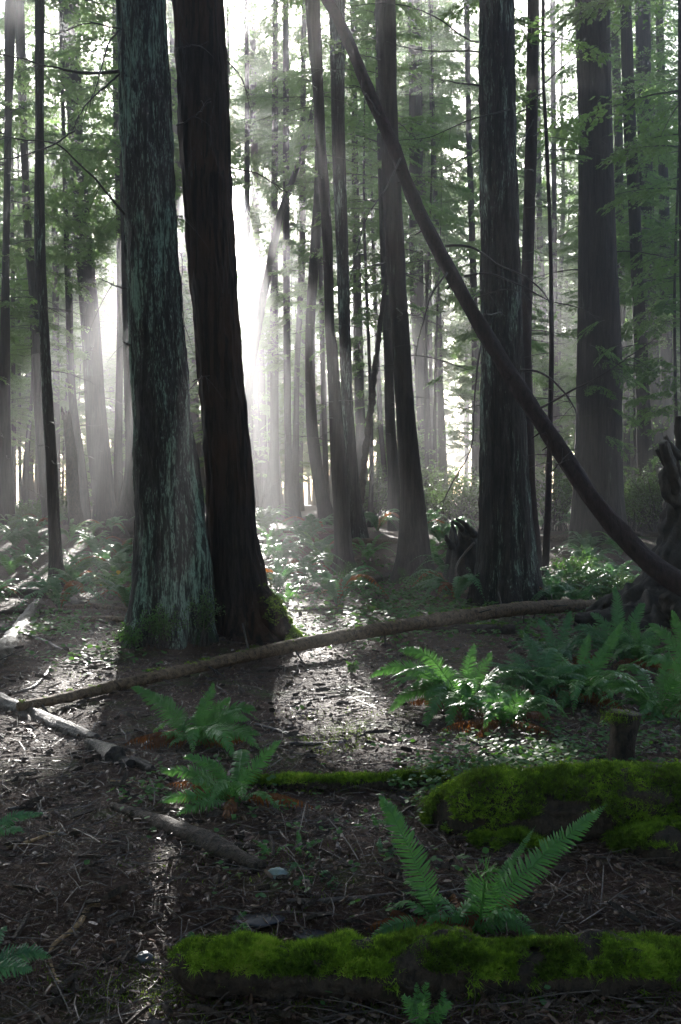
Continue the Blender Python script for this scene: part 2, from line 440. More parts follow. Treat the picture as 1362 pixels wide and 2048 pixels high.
def curl_branch(p0, az, L, rng, up=.1, droop=.3, r0=.012, twigs=4, seg=5):
    """a bare dead branch: curved axis plus a few twigs"""
    mb = MB(); s = np.linspace(0, 1, 9)
    d = np.array([math.cos(az), math.sin(az), 0]); sd = np.array([-d[1], d[0], 0])
    wig = np.cumsum(rng.standard_normal(9)) * .03
    P = p0 + d * (s * L)[:, None] + sd * (wig * L)[:, None] + np.array([0, 0, 1]) * (L * (up * s - droop * s ** 1.6 + .22 * s ** 5 * rng.random()))[:, None]
    P = resample(P, 14)
    mb.add(*tube(P, np.linspace(r0, r0 * .25, 14), seg, cap=False))
    for _ in range(twigs):
        i = rng.integers(4, 12); l = L * rng.uniform(.12, .35); a = az + rng.choice([-1, 1]) * rng.uniform(.4, 1.1)
        q = P[i] + np.linspace(0, 1, 6)[:, None] * np.array([math.cos(a), math.sin(a), rng.uniform(-.5, .2)]) * l
        q[:, 2] -= np.linspace(0, 1, 6) ** 2 * l * rng.uniform(0, .5)
        mb.add(*tube(q, np.linspace(r0 * .4, r0 * .12, 6), 3, cap=False))
    return mb

def px_branch(pts, d0, d1, r0, r1, rng, twigs=3, seg=6):
    """a bare branch through photo points, its depth running from d0 to d1"""
    n = len(pts); D = np.linspace(d0, d1, n)
    P = resample(np.array([ray(p[0], p[1], d) for p, d in zip(pts, D)]), 22)
    P += .012 * np.cumsum(rng.standard_normal(P.shape), 0) * np.array([.3, 1, .3])
    mb = MB().add(*tube(P, np.linspace(r0, r1, 22), seg))
    for _ in range(twigs):
        i = rng.integers(5, 20); l = rng.uniform(.15, .45); dv = unit(P[i + 1] - P[i - 1]) + .8 * rng.standard_normal(3)
        dv[2] -= .3; q = P[i] + np.linspace(0, 1, 6)[:, None] * unit(dv) * l; q[:, 2] -= np.linspace(0, 1, 6) ** 2 * l * .35
        mb.add(*tube(q, np.linspace(r1 * 1.1, r1 * .3, 6), 4, cap=False))
    return mb

TREES = {}
def tree(key, label, mat, rows, by, depth=None, H=30, seg=20, dz=.12, ridge=.0, lobes=0, lobe_amp=0., crown_from=None, crown_to=None,
         cl=2.6, nb=68, ndead=0, dead_z=(1.5, 9), broken=False, name='conifer_tree', lump=.03, dead_len=1.2, templ=TEMPL_FINE, ylean=0.0):
    rng = np.random.default_rng(sum(ord(c) * (i + 3) for i, c in enumerate(key)))
    rows = sorted(rows, key=lambda r: -r[0])       # bottom first
    bx = .5 * (rows[0][1] + rows[0][2])
    base = G(bx, by) if depth is None else onground(bx, depth)
    if depth is None:
        d = base[1] + .7 * (rows[0][2] - rows[0][1]) * .5 / F * base[1]; base = onground(bx, d)
    d = base[1]
    zc = [EYE + (HZ - r[0]) / F * d for r in rows]
    xc = [(.5 * (r[1] + r[2]) - 681) / F * d for r in rows]
    rc = [(r[2] - r[1]) * .5 / F * d for r in rows]
    # into the ground
    zc = [base[2] - .35] + [max(z, base[2] - .2 + .01 * i) for i, z in enumerate(zc)]; xc = [xc[0]] + xc; rc = [rc[0] * 1.05] + rc
    if not broken:
        zt = zc[-1]; sl = (xc[-1] - xc[-2]) / max(zc[-1] - zc[-2], .2) if len(xc) > 2 else 0
        sl = float(np.clip(sl, -.05, .05)); H = max(H, zt - base[2] + 4)
        k = 5
        for i in range(1, k + 1):
            t = i / k; z = zt + (base[2] + H - zt) * t
            zc.append(z); xc.append(xc[len(rows)] + sl * (z - zt) * (1 - .4 * t)); rc.append(max(rc[len(rows)] * (1 - .92 * t), .02))
    V, Q, T, (cen, rad_) = trunk_mesh(np.array(zc), np.array(xc), np.array(rc), d, seg, dz, rng, 0, ridge, lobes, lobe_amp, base[2], broken, lump, ylean)
    th = Thing(name, label, 'dead tree' if broken else 'tree', base, 'forest trees with bare lower trunks' if not broken else None)
    th.part('trunk', MB().add(V, Q, T), mat)
    if crown_from is not None:
        top = base[2] + H if crown_to is None else crown_to
        z = np.sort(rng.uniform(crown_from, top, nb)); t = (z - crown_from) / max(base[2] + H - crown_from, 1)
        lens = cl * (1 - t) ** .7 * np.minimum(1, .45 + t * 3) * rng.uniform(.6, 1.2, nb) + .4
        mb, wv = crown(cen, z, lens, rng, templ)
        crown_part(th, mb, wv, M['needles'])
    for i in range(ndead * 2 if d > 17.5 else ndead):
        z = rng.uniform(*dead_z); c = cen(z); r = rad_(z); az = rng.random() * 2 * pi
        p0 = np.array([c[0] + math.cos(az) * r * .85, c[1] + math.sin(az) * r * .85, z])
        th.part('branch', curl_branch(p0, az, dead_len * rng.uniform(.4, 1.3), rng, rng.uniform(-.1, .25), rng.uniform(.1, .5), .007 + .014 * min(1, r * 3) * rng.random(), rng.integers(1, 6)), M['twig_dark'])
    th.cen, th.rad, th.d, th.base, th.rng = cen, rad_, d, base, rng
    TREES[key] = th
    return th

# ---- the pair in front
t1 = tree('T1', 'huge old conifer with pale green lichen on its furrowed bark, left of the front pair', M['bark_lichen'],
     [(1285, 236, 442), (1240, 252, 432), (1180, 262, 428), (1100, 270, 422), (1000, 270, 408), (850, 265, 388), (700, 259, 372), (600, 256, 363), (430, 247, 351), (250, 240, 345), (100, 235, 335), (0, 232, 330)],
     1290, None, 34, 420, .013, .034, 7, .13, 12, None, 5.0, 130, lump=.03, ylean=0, templ=TEMPL_BROAD)
t2 = tree('T2', 'huge black wet conifer trunk with mossy root, right of the front pair', M['bark_black'],
     [(1288, 402, 590), (1255, 408, 562), (1200, 414, 543), (1100, 413, 523), (1000, 412, 511), (900, 407, 502), (700, 391, 484), (520, 375, 472), (350, 362, 463), (150, 351, 455), (0, 345, 448)],
     1290, t1.d + .42, 36, 360, .014, .034, 7, .10, 13, None, 5.0, 130, lump=.02, templ=TEMPL_BROAD)
W_ = resample(np.array([np.append(ray(x, y, t2.d - dd), w) for x, y, dd, w in [(515, 1185, .1, .16), (545, 1235, .25, .15), (572, 1266, .30, .10), (592, 1280, .38, .06), (606, 1288, .42, .04)]]), 40)
a_ = np.arange(24) / 24 * 2 * pi; q_ = np.arange(40)[:, None] * .12
rm_ = 1 + .3 * (vn(np.cos(a_)[None] * 1.5, np.sin(a_)[None] * 1.5, q_) - .5) + .2 * (vn(np.cos(a_)[None] * 5, np.sin(a_)[None] * 5, q_ * 3) - .5)
root_ = t2.part('root', MB().add(*tube(W_[:, :3], W_[:, 3], 24, rm_)), M['bark_black'])
T2ROOT = (W_, root_)
# ---- left side
tree('A', 'dark trunk cut by the left edge of the photo', M['bark_grey'], [(1036, -6, 30), (900, -1, 22), (700, 0, 20), (500, 5, 19), (270, 9, 23), (0, 10, 32)], 1045, 27, 30, crown_from=6.48, cl=2.5, nb=76, ndead=4)
tree('B', 'slim trunk rising just behind the thin lichen-specked one at left', M['bark_grey'], [(1030, 84, 106), (900, 74, 94), (640, 62, 80), (520, 52, 69), (430, 46, 62), (270, 40, 55), (0, 28, 48)], 1030, 30, 28, crown_from=5.04, cl=2.4, nb=85, ndead=5)
tree('C', 'thin lichen-specked trunk standing in ferns at left by a low log', M['bark_fir'], [(1180, 95, 138), (1140, 97, 129), (1100, 98, 124), (1000, 95, 118), (900, 90, 113), (800, 84, 106), (640, 78, 97), (500, 69, 91), (250, 70, 88), (0, 70, 89)], 1180, None, 26, 48, .04, .008, 5, .06, 12, None, 2.2, 30, 8, (2, 8.5), dead_len=.9)
tree('D', 'slim leaning trunk directly behind the broken snag', M['bark_grey'], [(1050, 153, 183), (1000, 156, 179), (900, 147, 167), (800, 137, 153), (700, 133, 147), (600, 131, 145), (500, 128, 139), (250, 123, 131), (0, 117, 127)], 1052, None, 27, crown_from=6.48, cl=2.3, nb=76, ndead=6)
tree('F', 'stout leaning grey trunk with a sunbeam across it, left of the front pair', M['bark_grey'], [(1045, 184, 240), (1000, 186, 231), (900, 175, 220), (800, 170, 210), (650, 162, 200), (500, 150, 186), (350, 141, 173), (250, 136, 165), (100, 124, 162), (0, 118, 158)], 1047, None, 32, 28, .1, .006, crown_from=7.92, cl=2.8, nb=76, ndead=5, dead_z=(3, 11))
tree('G', 'narrow straight trunk between the stout leaning one and the lichen giant', M['bark_grey'], [(1035, 226, 247), (900, 228, 245), (700, 233, 246), (500, 233, 245), (250, 227, 238), (0, 224, 236)], 1036, 36, 30, crown_from=7.2, cl=2.3, nb=85, ndead=3)
tree('H', 'hazy trunk half hidden behind the lichen giant on its left side', M['bark_grey'], [(1040, 225, 285), (1000, 240, 275), (900, 251, 272), (700, 246, 265), (250, 238, 255), (0, 236, 252)], 1050, 28.5, 30, crown_from=7.92, cl=2.6, nb=68)
tree('I', 'thin crooked pole leaning right in the bright gap at far left', M['bark_grey'], [(1032, 40, 58), (930, 46, 58), (780, 61, 67), (600, 66, 72)], 1034, 42, 20, crown_from=5.04, cl=1.6, nb=76)
tree('J', 'thinnest black pole in the bright gap at far left', M['bark_dead'], [(1010, 80, 87), (880, 72, 77), (780, 65, 70), (600, 58, 63)], 1030, 34, 18, 10, crown_from=5.76, cl=1.5, nb=30)
tree('K', 'narrow dark trunk beside the left edge in the bright gap', M['bark_grey'], [(1020, 22, 33), (900, 23, 32), (640, 22, 30), (300, 18, 27)], 1030, 44, 26, crown_from=4.5, cl=2., nb=93)
tree('L', 'hair-thin pole second from left edge in the bright gap', M['bark_grey'], [(1010, 38, 44), (900, 36, 43), (600, 35, 40), (300, 34, 39)], 1026, 52, 24, 10, crown_from=4.5, cl=2., nb=85)
tree('N', 'pale far trunk left of the broken snag', M['bark_grey'], [(1020, 109, 124), (900, 106, 120), (640, 105, 118), (300, 103, 115)], 1026, 50, 28, crown_from=4.5, cl=2.4, nb=93)
tree('GAP', 'pale misty trunk seen through the slit between the front pair', M['bark_grey'], [(1030, 372, 420), (900, 370, 404), (700, 364, 392), (400, 350, 374), (0, 335, 355)], 1032, 55, 30, crown_from=6.48, cl=2.5, nb=76)
tree('SN', 'broken snag with a jagged top standing in ferns at left', M['wood_rot'], [(1065, 136, 174), (1000, 135, 161), (900, 130, 153), (850, 127, 145), (805, 122, 142)], 1068, None, 4, 40, .05, .012, broken=True, name='broken_snag', lump=.08)
# ---- centre
tree('P', 'pale trunk blurred by the brightest mist right of the front pair', M['bark_grey'], [(1028, 486, 520), (900, 488, 508), (800, 490, 506), (600, 489, 502), (400, 488, 500), (200, 490, 499), (0, 488, 496)], 1030, 46, 30, crown_from=5.76, cl=2.5, nb=93, ndead=3)
tree('P2', 'broad pale trunk standing in the middle of the mist glow', M['bark_grey'], [(1028, 508, 550), (900, 510, 535), (700, 508, 528), (400, 502, 518), (0, 498, 510)], 1030, 62, 30, crown_from=12, cl=2.3, nb=68)
tree('Q', 'straight trunk at the right border of the mist glow', M['bark_grey'], [(1028, 522, 562), (900, 539, 558), (700, 540, 557), (500, 541, 556), (350, 543, 556), (0, 545, 556)], 1030, 45, 30, crown_from=6.48, cl=2.4, nb=85, ndead=3)
tree('R', 'dark straight trunk left of the narrow forked one beyond the ferns', M['bark_grey'], [(1030, 569, 603), (980, 569, 590), (900, 569, 584), (700, 567, 581), (400, 566, 579), (0, 566, 577)], 1031, 42, 29, crown_from=6.48, cl=2.3, nb=85, ndead=4)
tree('S', 'narrow trunk bending right that meets its dark neighbour at the base', M['bark_grey'], [(1028, 578, 600), (850, 586, 598), (700, 590, 601), (500, 598, 611), (250, 600, 611), (0, 604, 614)], 1030, 43, 28, crown_from=6.48, cl=2.2, nb=76, ndead=4)
tree('X2', 'slim trunk squeezed between two thicker ones at centre', M['bark_grey'], [(1030, 649, 662), (900, 645, 656), (650, 639, 648), (400, 636, 645)], 1030, 40, 26, crown_from=5.04, cl=2., nb=76)
tree('V', 'trunk with a swept curved base beyond the fern bank at centre', M['bark_brown'], [(1048, 636, 682), (1000, 632, 660), (900, 616, 641), (800, 611, 632), (650, 611, 630), (500, 620, 640), (350, 629, 645), (200, 627, 641), (0, 622, 636)], 1050, None, 28, 26, .1, .005, crown_from=7.2, cl=2.4, nb=76, ndead=5, dead_z=(3, 12))
tree('W', 'dark straight trunk rising from the right end of the fern bank', M['bark_brown'], [(1142, 664, 716), (1100, 668, 706), (1000, 665, 698), (900, 660, 691), (800, 657, 683), (700, 652, 676), (650, 650, 669), (500, 645, 666), (400, 640, 661), (300, 632, 653), (200, 627, 648), (0, 610, 640)], 1145, None, 30, 56, .05, .009, 5, .08, 13, None, 4.2, 100, 9, (2.5, 10.5), dead_len=1.3)
tree('X', 'greenish trunk immediately right of the dark one by the fern bank', M['bark_fir'], [(1075, 698, 738), (1000, 697, 723), (900, 690, 713), (800, 683, 706), (650, 677, 701), (500, 672, 697), (400, 668, 694), (300, 664, 691), (200, 662, 689), (0, 658, 690)], 1077, None, 30, 30, .08, .006, 5, .06, 12, None, 2.5, 40, 6, (4, 14))
tree('Y', 'grey trunk in light mist left of the leaning dead stick', M['bark_grey'], [(1040, 708, 742), (900, 711, 733), (700, 708, 726), (500, 705, 721), (250, 703, 715), (0, 700, 713)], 1042, 36, 30, crown_from=6.48, cl=2.4, nb=85, ndead=4)
tree('BB', 'grey trunk with pale base just left of the buttressed one', M['bark_grey'], [(1060, 774, 806), (950, 775, 800), (850, 770, 791), (700, 767, 786), (500, 760, 776), (400, 757, 771), (200, 752, 766), (0, 748, 762)], 1062, None, 30, 26, .1, .006, 5, .08, crown_from=7.2, cl=2.4, nb=76, ndead=3)
tree('BB2', 'thin slanting trunk behind the leaning dead stick', M['bark_grey'], [(1030, 770, 784), (920, 762, 772), (850, 756, 766), (700, 750, 759)], 1032, 40, 22, crown_from=4.5, cl=1.9, nb=76)
tree('AA', 'buttressed dark trunk with green moss on its flared foot, centre right', M['bark_brown'], [(1168, 776, 884), (1140, 785, 873), (1100, 793, 862), (1000, 800, 850), (900, 795, 838), (800, 790, 828), (700, 785, 822), (600, 778, 815), (450, 768, 807), (250, 760, 796), (0, 750, 791)], 1168, None, 32, 96, .035, .010, 6, .13, 13, None, 4.2, 100, 9, (2.5, 10), dead_len=1.3)
tree('CC', 'wide pale trunk with slanting sunbeams on it right of the buttressed one', M['bark_grey'], [(995, 836, 870), (900, 837, 864), (800, 832, 860), (700, 827, 852), (600, 820, 848), (450, 818, 846), (200, 818, 845), (0, 815, 844)], 1030, 38, 32, 24, .12, .006, crown_from=7.92, cl=2.6, nb=85, ndead=4)
tree('DD', 'slim pale trunk in front of the bright opening', M['bark_grey'], [(1010, 880, 898), (900, 877, 893), (800, 875, 888), (600, 871, 882), (500, 869, 880), (250, 860, 870), (0, 856, 866)], 1024, 46, 28, crown_from=5.04, cl=2.2, nb=85, ndead=3)
tree('DD2', 'thin trunk leaning beside the slim pale one at the opening', M['bark_grey'], [(1010, 866, 879), (900, 860, 870), (800, 858, 866), (600, 856, 864)], 1024, 52, 26, crown_from=5.76, cl=2., nb=76)
tree('EE', 'misty trunk close to the left side of the big lichen-streaked one', M['bark_grey'], [(1010, 942, 962), (900, 943, 959), (700, 943, 958), (450, 937, 950), (250, 932, 943), (0, 928, 939)], 1028, 41, 29, crown_from=5.76, cl=2.3, nb=85, ndead=3)
# ---- right
ff = tree('FF', 'big straight conifer with lichen streaks and fluted foot behind the long fallen log', M['bark_fir'],
     [(1214, 934, 1098), (1180, 944, 1085), (1100, 955, 1072), (1000, 958, 1061), (900, 960, 1055), (800, 961, 1050), (600, 961, 1043), (400, 960, 1037), (200, 958, 1031), (0, 958, 1028)],
     1215, None, 38, 340, .018, .03, 8, .10, 13, None, 5.0, 130, 5, (3, 9), lump=.015, templ=TEMPL_BROAD)
gg = tree('GG', 'dark slender trunk hugging the right side of the big lichen-streaked conifer', M['bark_dead'], [(1110, 1060, 1084), (1000, 1058, 1073), (900, 1048, 1069), (700, 1040, 1063), (500, 1044, 1068), (400, 1047, 1071), (200, 1052, 1076), (0, 1055, 1078)], 1112, 19, 26, 28, .07, .006, crown_from=7.92, cl=2.2, nb=35, ndead=6, dead_z=(3, 10))
hh = tree('HH', 'thin straight pole of a dead sapling left of the broad right-hand trunk', M['bark_dead'], [(1120, 1084, 1099), (1000, 1090, 1103), (850, 1095, 1106), (700, 1098, 1108), (500, 1097, 1105), (300, 1090, 1098), (150, 1083, 1090), (0, 1083, 1090)], 1122, 18.5, 16, 14, .1, .003, crown_from=7.56, cl=1.2, nb=20, ndead=9, dead_z=(2, 10))
ii = tree('II', 'broad dark brown conifer with cedar sprigs on it, right of the leaning pole', M['bark_brown'], [(1064, 1140, 1254), (1000, 1145, 1247), (900, 1150, 1244), (700, 1155, 1242), (500, 1157, 1232), (250, 1157, 1224), (0, 1150, 1218)], 1068, 23.5, 40, 160, .035, .014, 6, .05, 15, None, 5.0, 120, 5, (4, 13), lump=.02, templ=TEMPL_BROAD)
tree('JJ', 'slim trunk just right of the broad brown conifer', M['bark_grey'], [(1000, 1246, 1262), (800, 1245, 1258), (600, 1232, 1250), (400, 1228, 1247), (250, 1228, 1245), (0, 1218, 1236)], 1020, 38, 30, crown_from=5.76, cl=2.4, nb=85, ndead=3)
tree('KK', 'dark trunk with a warm lit edge, left of the two misty ones at right', M['bark_brown'], [(1000, 1275, 1310), (850, 1273, 1302), (700, 1268, 1295), (550, 1262, 1286), (400, 1256, 1280), (250, 1247, 1272), (0, 1240, 1262)], 1040, 30, 32, 26, .1, .006, crown_from=7.2, cl=2.6, nb=76, ndead=5)
tree('LL', 'misty trunk with a bright sunbeam, second from the right edge', M['bark_grey'], [(1000, 1302, 1328), (800, 1300, 1322), (600, 1288, 1312), (400, 1280, 1307), (250, 1275, 1303), (0, 1270, 1300)], 1036, 34, 32, crown_from=7.2, cl=2.5, nb=76, ndead=4)
tree('MM', 'misty trunk nearest the right edge above the dark roots', M['bark_grey'], [(1000, 1324, 1352), (800, 1322, 1346), (600, 1320, 1343), (400, 1318, 1338), (250, 1315, 1332), (0, 1311, 1326)], 1032, 36, 32, crown_from=6.48, cl=2.5, nb=76, ndead=4)
tree('NN', 'black trunk cut by the right edge of the photo', M['bark_dead'], [(1000, 1364, 1386), (560, 1359, 1380), (250, 1357, 1376), (0, 1356, 1374)], 1100, 20, 26, 20, .1, .005, crown_from=6.48, cl=2.2, nb=68, ndead=5)
tree('OO', 'faint pale trunk deep in the mist left of the thin straight pole', M['bark_grey'], [(1000, 1090, 1104), (850, 1088, 1100), (600, 1079, 1092), (450, 1073, 1085), (0, 1068, 1078)], 1022, 58, 32, crown_from=5.76, cl=2.5, nb=102)
tree('OO2', 'faint pale trunk deep in the mist right of the thin straight pole', M['bark_grey'], [(1000, 1108, 1122), (800, 1105, 1117), (500, 1104, 1114), (0, 1100, 1110)], 1022, 52, 32, crown_from=5.76, cl=2.5, nb=102)

# leaning live tree and leaning dead stick in the mist
def lean_pole(name, label, pts, widths, depths, mat, seg=14, group=None, cat='tree', jag=.0):
    P = np.array([ray(x, y, d) for (x, y), d in zip(pts, depths)]); R = np.array([w * .5 / F * d for w, d in zip(widths, depths)])
    n = 160; W = resample(np.hstack([P, R[:, None]]), n); s = sum(map(ord, label))
    a = np.arange(seg) / seg * 2 * pi
    q = np.arange(n)[:, None]
    rm = 1 + .14 * (vn(np.cos(a)[None] * 2 + s, np.sin(a)[None] * 2, q * 24. / n) - .5) * 2 + .16 * (vn(np.cos(a)[None] * 5 + s, np.sin(a)[None] * 5, q * 90. / n) - .5) + jag * (vn(np.cos(a)[None] * 3, s, q * 63. / n) - .5)
    th = Thing(name, label, cat, P[-1], group)
    th.part('trunk', MB().add(*tube(W[:, :3], W[:, 3], seg, rm)), mat)
    th.W = W
    return th
lu = lean_pole('leaning_tree', 'slim trunk leaning to the right across the mist glow behind the front pair', [(640, 150), (613, 277), (581, 372), (563, 420), (535, 552), (517, 650), (500, 760), (484, 900), (470, 1030)], [9, 11, 12, 14, 15, 15, 16, 18, 22], [38.5] * 9, M['bark_grey'])
ls = lean_pole('leaning_snag', 'ragged dead stick leaning between trunks at centre, splintered along one side', [(782, 500), (768, 590), (752, 720), (742, 820), (731, 900), (722, 990), (716, 1060)], [7, 9, 11, 14, 13, 14, 15], [26.5] * 7, M['wood_rot'], jag=.7, cat='dead tree')
rngb = np.random.default_rng(11)
for i in range(10):
    j = 16 + i * 9; c = lu.W[j]; az = rngb.random() * 6.28
    lu.part('branch', curl_branch(c[:3], az, rngb.uniform(.6, 1.8), rngb, .1, .4, .012, 4), M['twig_dark'])

# the long diagonal dead pole in front
pp = [(622, -50), (655, 2), (688, 62), (746, 203), (790, 300), (828, 400), (877, 500), (931, 600), (990, 700), (1053, 800), (1120, 900), (1186, 1000), (1273, 1100), (1330, 1148), (1400, 1190)]
wd = [20, 22, 23, 24, 25, 26, 27, 28, 30, 32, 34, 36, 39, 42, 44]
dd = np.linspace(13.2, 10.9, len(pp))
dp = lean_pole('leaning_pole', 'long bare dark dead tree leaning diagonally across the whole view', pp, wd, dd, M['bark_dead'], 30, cat='dead tree')
rb = np.random.default_rng(21)
for i in range(14):
    j = int(rb.integers(12, 150)); c = dp.W[j]; T = unit(dp.W[j + 1, :3] - dp.W[j - 1, :3]); d = unit(np.cross(T, rb.standard_normal(3))); l = rb.uniform(.03, .12)
    q = c[:3] + d * np.linspace(0, 1, 5)[:, None] * (c[3] + l); dp.part('branch_stub', MB().add(*tube(q, np.array([.03, .022, .016, .011, .006]) * rb.uniform(.6, 1.1), 7)), M['bark_dead'])
for pts, a, b, r0 in [
    ([(890, 492), (940, 495), (990, 530), (1050, 560), (1090, 600), (1100, 640), (1099, 690)], 11.9, 11.2, .016),
    ([(928, 553), (980, 548), (1040, 570), (1100, 600), (1160, 615), (1200, 632)], 11.8, 11.4, .013),
    ([(893, 545), (860, 590), (845, 640), (830, 700), (825, 738)], 11.9, 11.3, .014),
    ([(950, 595), (1010, 580), (1060, 590)], 11.7, 11.2, .010),
    ([(962, 690), (952, 760), (945, 830), (940, 900), (905, 970), (885, 1010), (885, 1032)], 11.6, 11.2, .013),
    ([(1040, 740), (1080, 745), (1120, 780), (1145, 820), (1150, 880), (1148, 905)], 11.4, 10.9, .014),
    ([(1080, 818), (1130, 790), (1190, 760), (1250, 720), (1302, 682)], 11.3, 11.0, .014),
    ([(800, 318), (770, 380), (735, 430), (715, 490), (700, 560)], 12.3, 11.8, .011),
    ([(1098, 950), (1120, 930), (1136, 915)], 11.2, 11.2, .008),
    ([(760, 230), (735, 190), (715, 170), (700, 168)], 12.5, 12.2, .010)]:
    dp.part('branch', px_branch(pts, a, b, r0, .004, rb), M['twig_dark'])
# traced bare branches of the standing trees
for th, pts, a, b, r0 in [
    (t1, [(240, 140), (180, 141), (120, 134), (60, 119), (-10, 104)], 10.8, 10.2, .022), (t1, [(249, 430), (200, 372), (150, 320), (110, 288), (50, 280), (-10, 272)], 10.8, 10.0, .016),
    (t1, [(150, 262), (100, 292), (50, 312), (-10, 320)], 10.4, 9.9, .010), (t1, [(258, 578), (226, 570), (205, 558)], 10.9, 10.5, .012),
    (t1, [(240, 150), (200, 180), (170, 215), (150, 260)], 10.8, 10.3, .012), (t1, [(238, 60), (215, 90), (195, 160), (180, 200)], 10.8, 10.2, .012), (t1, [(245, 60), (180, 40), (110, 60), (60, 40)], 10.7, 10.3, .010),
    (t1, [(262, 690), (252, 687), (246, 680)], 10.9, 10.7, .02), (t1, [(350, 436), (354, 432), (356, 428)], 10.9, 10.8, .012), (t1, [(357, 505), (364, 518), (363, 580), (367, 640), (366, 690)], 10.9, 10.9, .005),
    (t2, [(462, 335), (500, 340), (540, 360), (570, 380)], 11.3, 10.7, .009), (t2, [(350, 95), (380, 92), (415, 85)], 10.95, 10.8, .008), (t2, [(455, 120), (480, 150), (495, 180)], 11.3, 10.9, .008), (t2, [(352, 250), (385, 230), (415, 195)], 10.95, 10.7, .012), (t2, [(385, 764), (402, 762), (420, 760)], 10.95, 10.8, .006),
    (ff, [(958, 85), (930, 80), (870, 40), (820, 20), (760, 15), (690, 24)], 14.5, 13.6, .014), (ff, [(1020, 218), (940, 240), (860, 272), (790, 278)], 14.3, 13.6, .012), (ff, [(958, 300), (900, 330), (860, 345)], 14.5, 13.8, .010), (ff, [(962, 580), (935, 600), (915, 590)], 14.6, 14.0, .008),
    (hh, [(1086, 170), (1140, 122), (1220, 75), (1275, 18)], 18.5, 17.8, .016), (hh, [(1090, 110), (1130, 64), (1180, 28)], 18.5, 17.9, .014), (hh, [(1095, 300), (1160, 300), (1190, 290), (1206, 275)], 18.5, 18.0, .009), (gg, [(1066, 240), (1040, 300), (1030, 350)], 18.9, 18.6, .012), (gg, [(1046, 415), (1100, 410), (1150, 380)], 18.9, 18.4, .010),
    (ii, [(1158, 310), (1110, 300), (1060, 330), (1035, 360)], 23, 22, .014)]:
    th.part('branch', px_branch(pts, a, b, r0, .004, rb, 4), M['twig_dark'])

# cedar sprigs hanging on the broad right trunk
for px, py in [(1210, 640), (1180, 690), (1205, 720), (1232, 745), (1190, 770), (1215, 815), (1205, 870), (1240, 690)]:
    p = ray(px, py, 22.4 + rb.uniform(-.3, .3)); mb, wv = crown(lambda z: p[:2], [p[2]] * 2, [rb.uniform(.5, .85), rb.uniform(.5, .8)], rb, TEMPL_FINE, .55, True, -.15, azr=(pi * .9, pi * 2.1))
    crown_part(ii, mb, wv, M['needles_young'], 'sprig')

# ------------------------------------------------------------------ filler forest behind
def fill_tree(x, y, H, z0, cl, nb, label, group, rng, mat, r=.2, templ=TEMPL, leafmat=None, lean=0.0):
    zb = float(gz(x, y)); base = np.array([x, y, zb])
    th = Thing('conifer_tree', label, 'tree', base, group)
    zz = np.linspace(-.3, H, 14); P = np.stack([x + lean * zz + .12 * np.sin(zz * .35 + x), y + 0 * zz, zb + zz], 1)
    th.part('trunk', MB().add(*tube(P, np.maximum(r * (1 - zz / H * .95), .012) * (1 + .5 * np.exp(-np.clip(zz, 0, 9) * 2)), 10)), mat)
    cen = lambda z: (x + lean * (z - zb) + .12 * math.sin((z - zb) * .35 + x), y)
    z = zb + np.sort(rng.uniform(z0, H * .98, nb)); t = (z - zb - z0) / (H - z0)
    lens = cl * (1 - t) ** .75 * np.minimum(1, .5 + t * 2.5) * rng.uniform(.55, 1.2, nb) + .25
    mb, wv = crown(cen, z, lens, rng, templ, rng.uniform(.15, .4), True, rng.uniform(-.05, .2))
    crown_part(th, mb, wv, leafmat or M['needles'])
    return th

rf = np.random.default_rng(101)
used = [(t.base[0], t.base[1]) for t in TREES.values()]
CLEAR = [(2.95, 3.4), (.4, 1.9), (-1.75, -.8), (-.58, .05), (8.6, 9.9), (13.5, 14.5), (5.6, 6.9), (-4.0, -3.2)]
def spot(y0, y1, margin=1.15, mind=2.0):
    for _ in range(400):
        y = math.sqrt(rf.uniform(y0 ** 2, y1 ** 2)); x = rf.uniform(-1, 1) * (681 / F * y * margin + 2)
        u = x + SU * y
        if any(a < u < b for a, b in CLEAR): continue
        if all((x - a) ** 2 + (y - b) ** 2 > mind ** 2 for a, b in used):
            used.append((x, y)); return x, y
    return x, y
for i in range(58):       # young shade trees whose feathery crowns fill the view under the tall canopy
    x, y = spot(26, 56, 1.1, 1.7)
    fill_tree(x, y, rf.uniform(8, 21), rf.uniform(.6, 4), rf.uniform(1.4, 2.4), int(rf.uniform(75, 115)), 'young feathery conifer with low sweeping branches in the misty understory', 'young understory conifers', rf, M['bark_grey'], rf.uniform(.05, .09), TEMPL_FINE, M['needles_young'])
for i in range(60):
    x, y = spot(46, 84, 1.25, 2.6)
    H = rf.uniform(30, 43)
    fill_tree(x, y, H, rf.uniform(2, 9), rf.uniform(2.4, 3.8), int(rf.uniform(110, 150)), 'slim tall conifer added far back in the mist to block the sun', 'far background conifers', rf, M['bark_grey'], rf.uniform(.16, .28), TEMPL, None, rf.uniform(-.02, .02))
for i, (u, y) in enumerate([(-.62, 62), (2.5, 66), (2.8, 76), (-.66, 74), (3.6, 64), (2.55, 90), (-1.95, 66), (-2.5, 76), (.28, 92)]):   # tall dense crowns added toward the sun to shade the near floor
    used.append((u - SU * y, y))
    fill_tree(u - SU * y, y, 33 + (y - 62) * .3, 20 + (y - 62) * .38, 2.3, 130, 'slim tall conifer added far back in the mist to block the sun', 'far background conifers', rf, M['bark_grey'], .2, TEMPL)
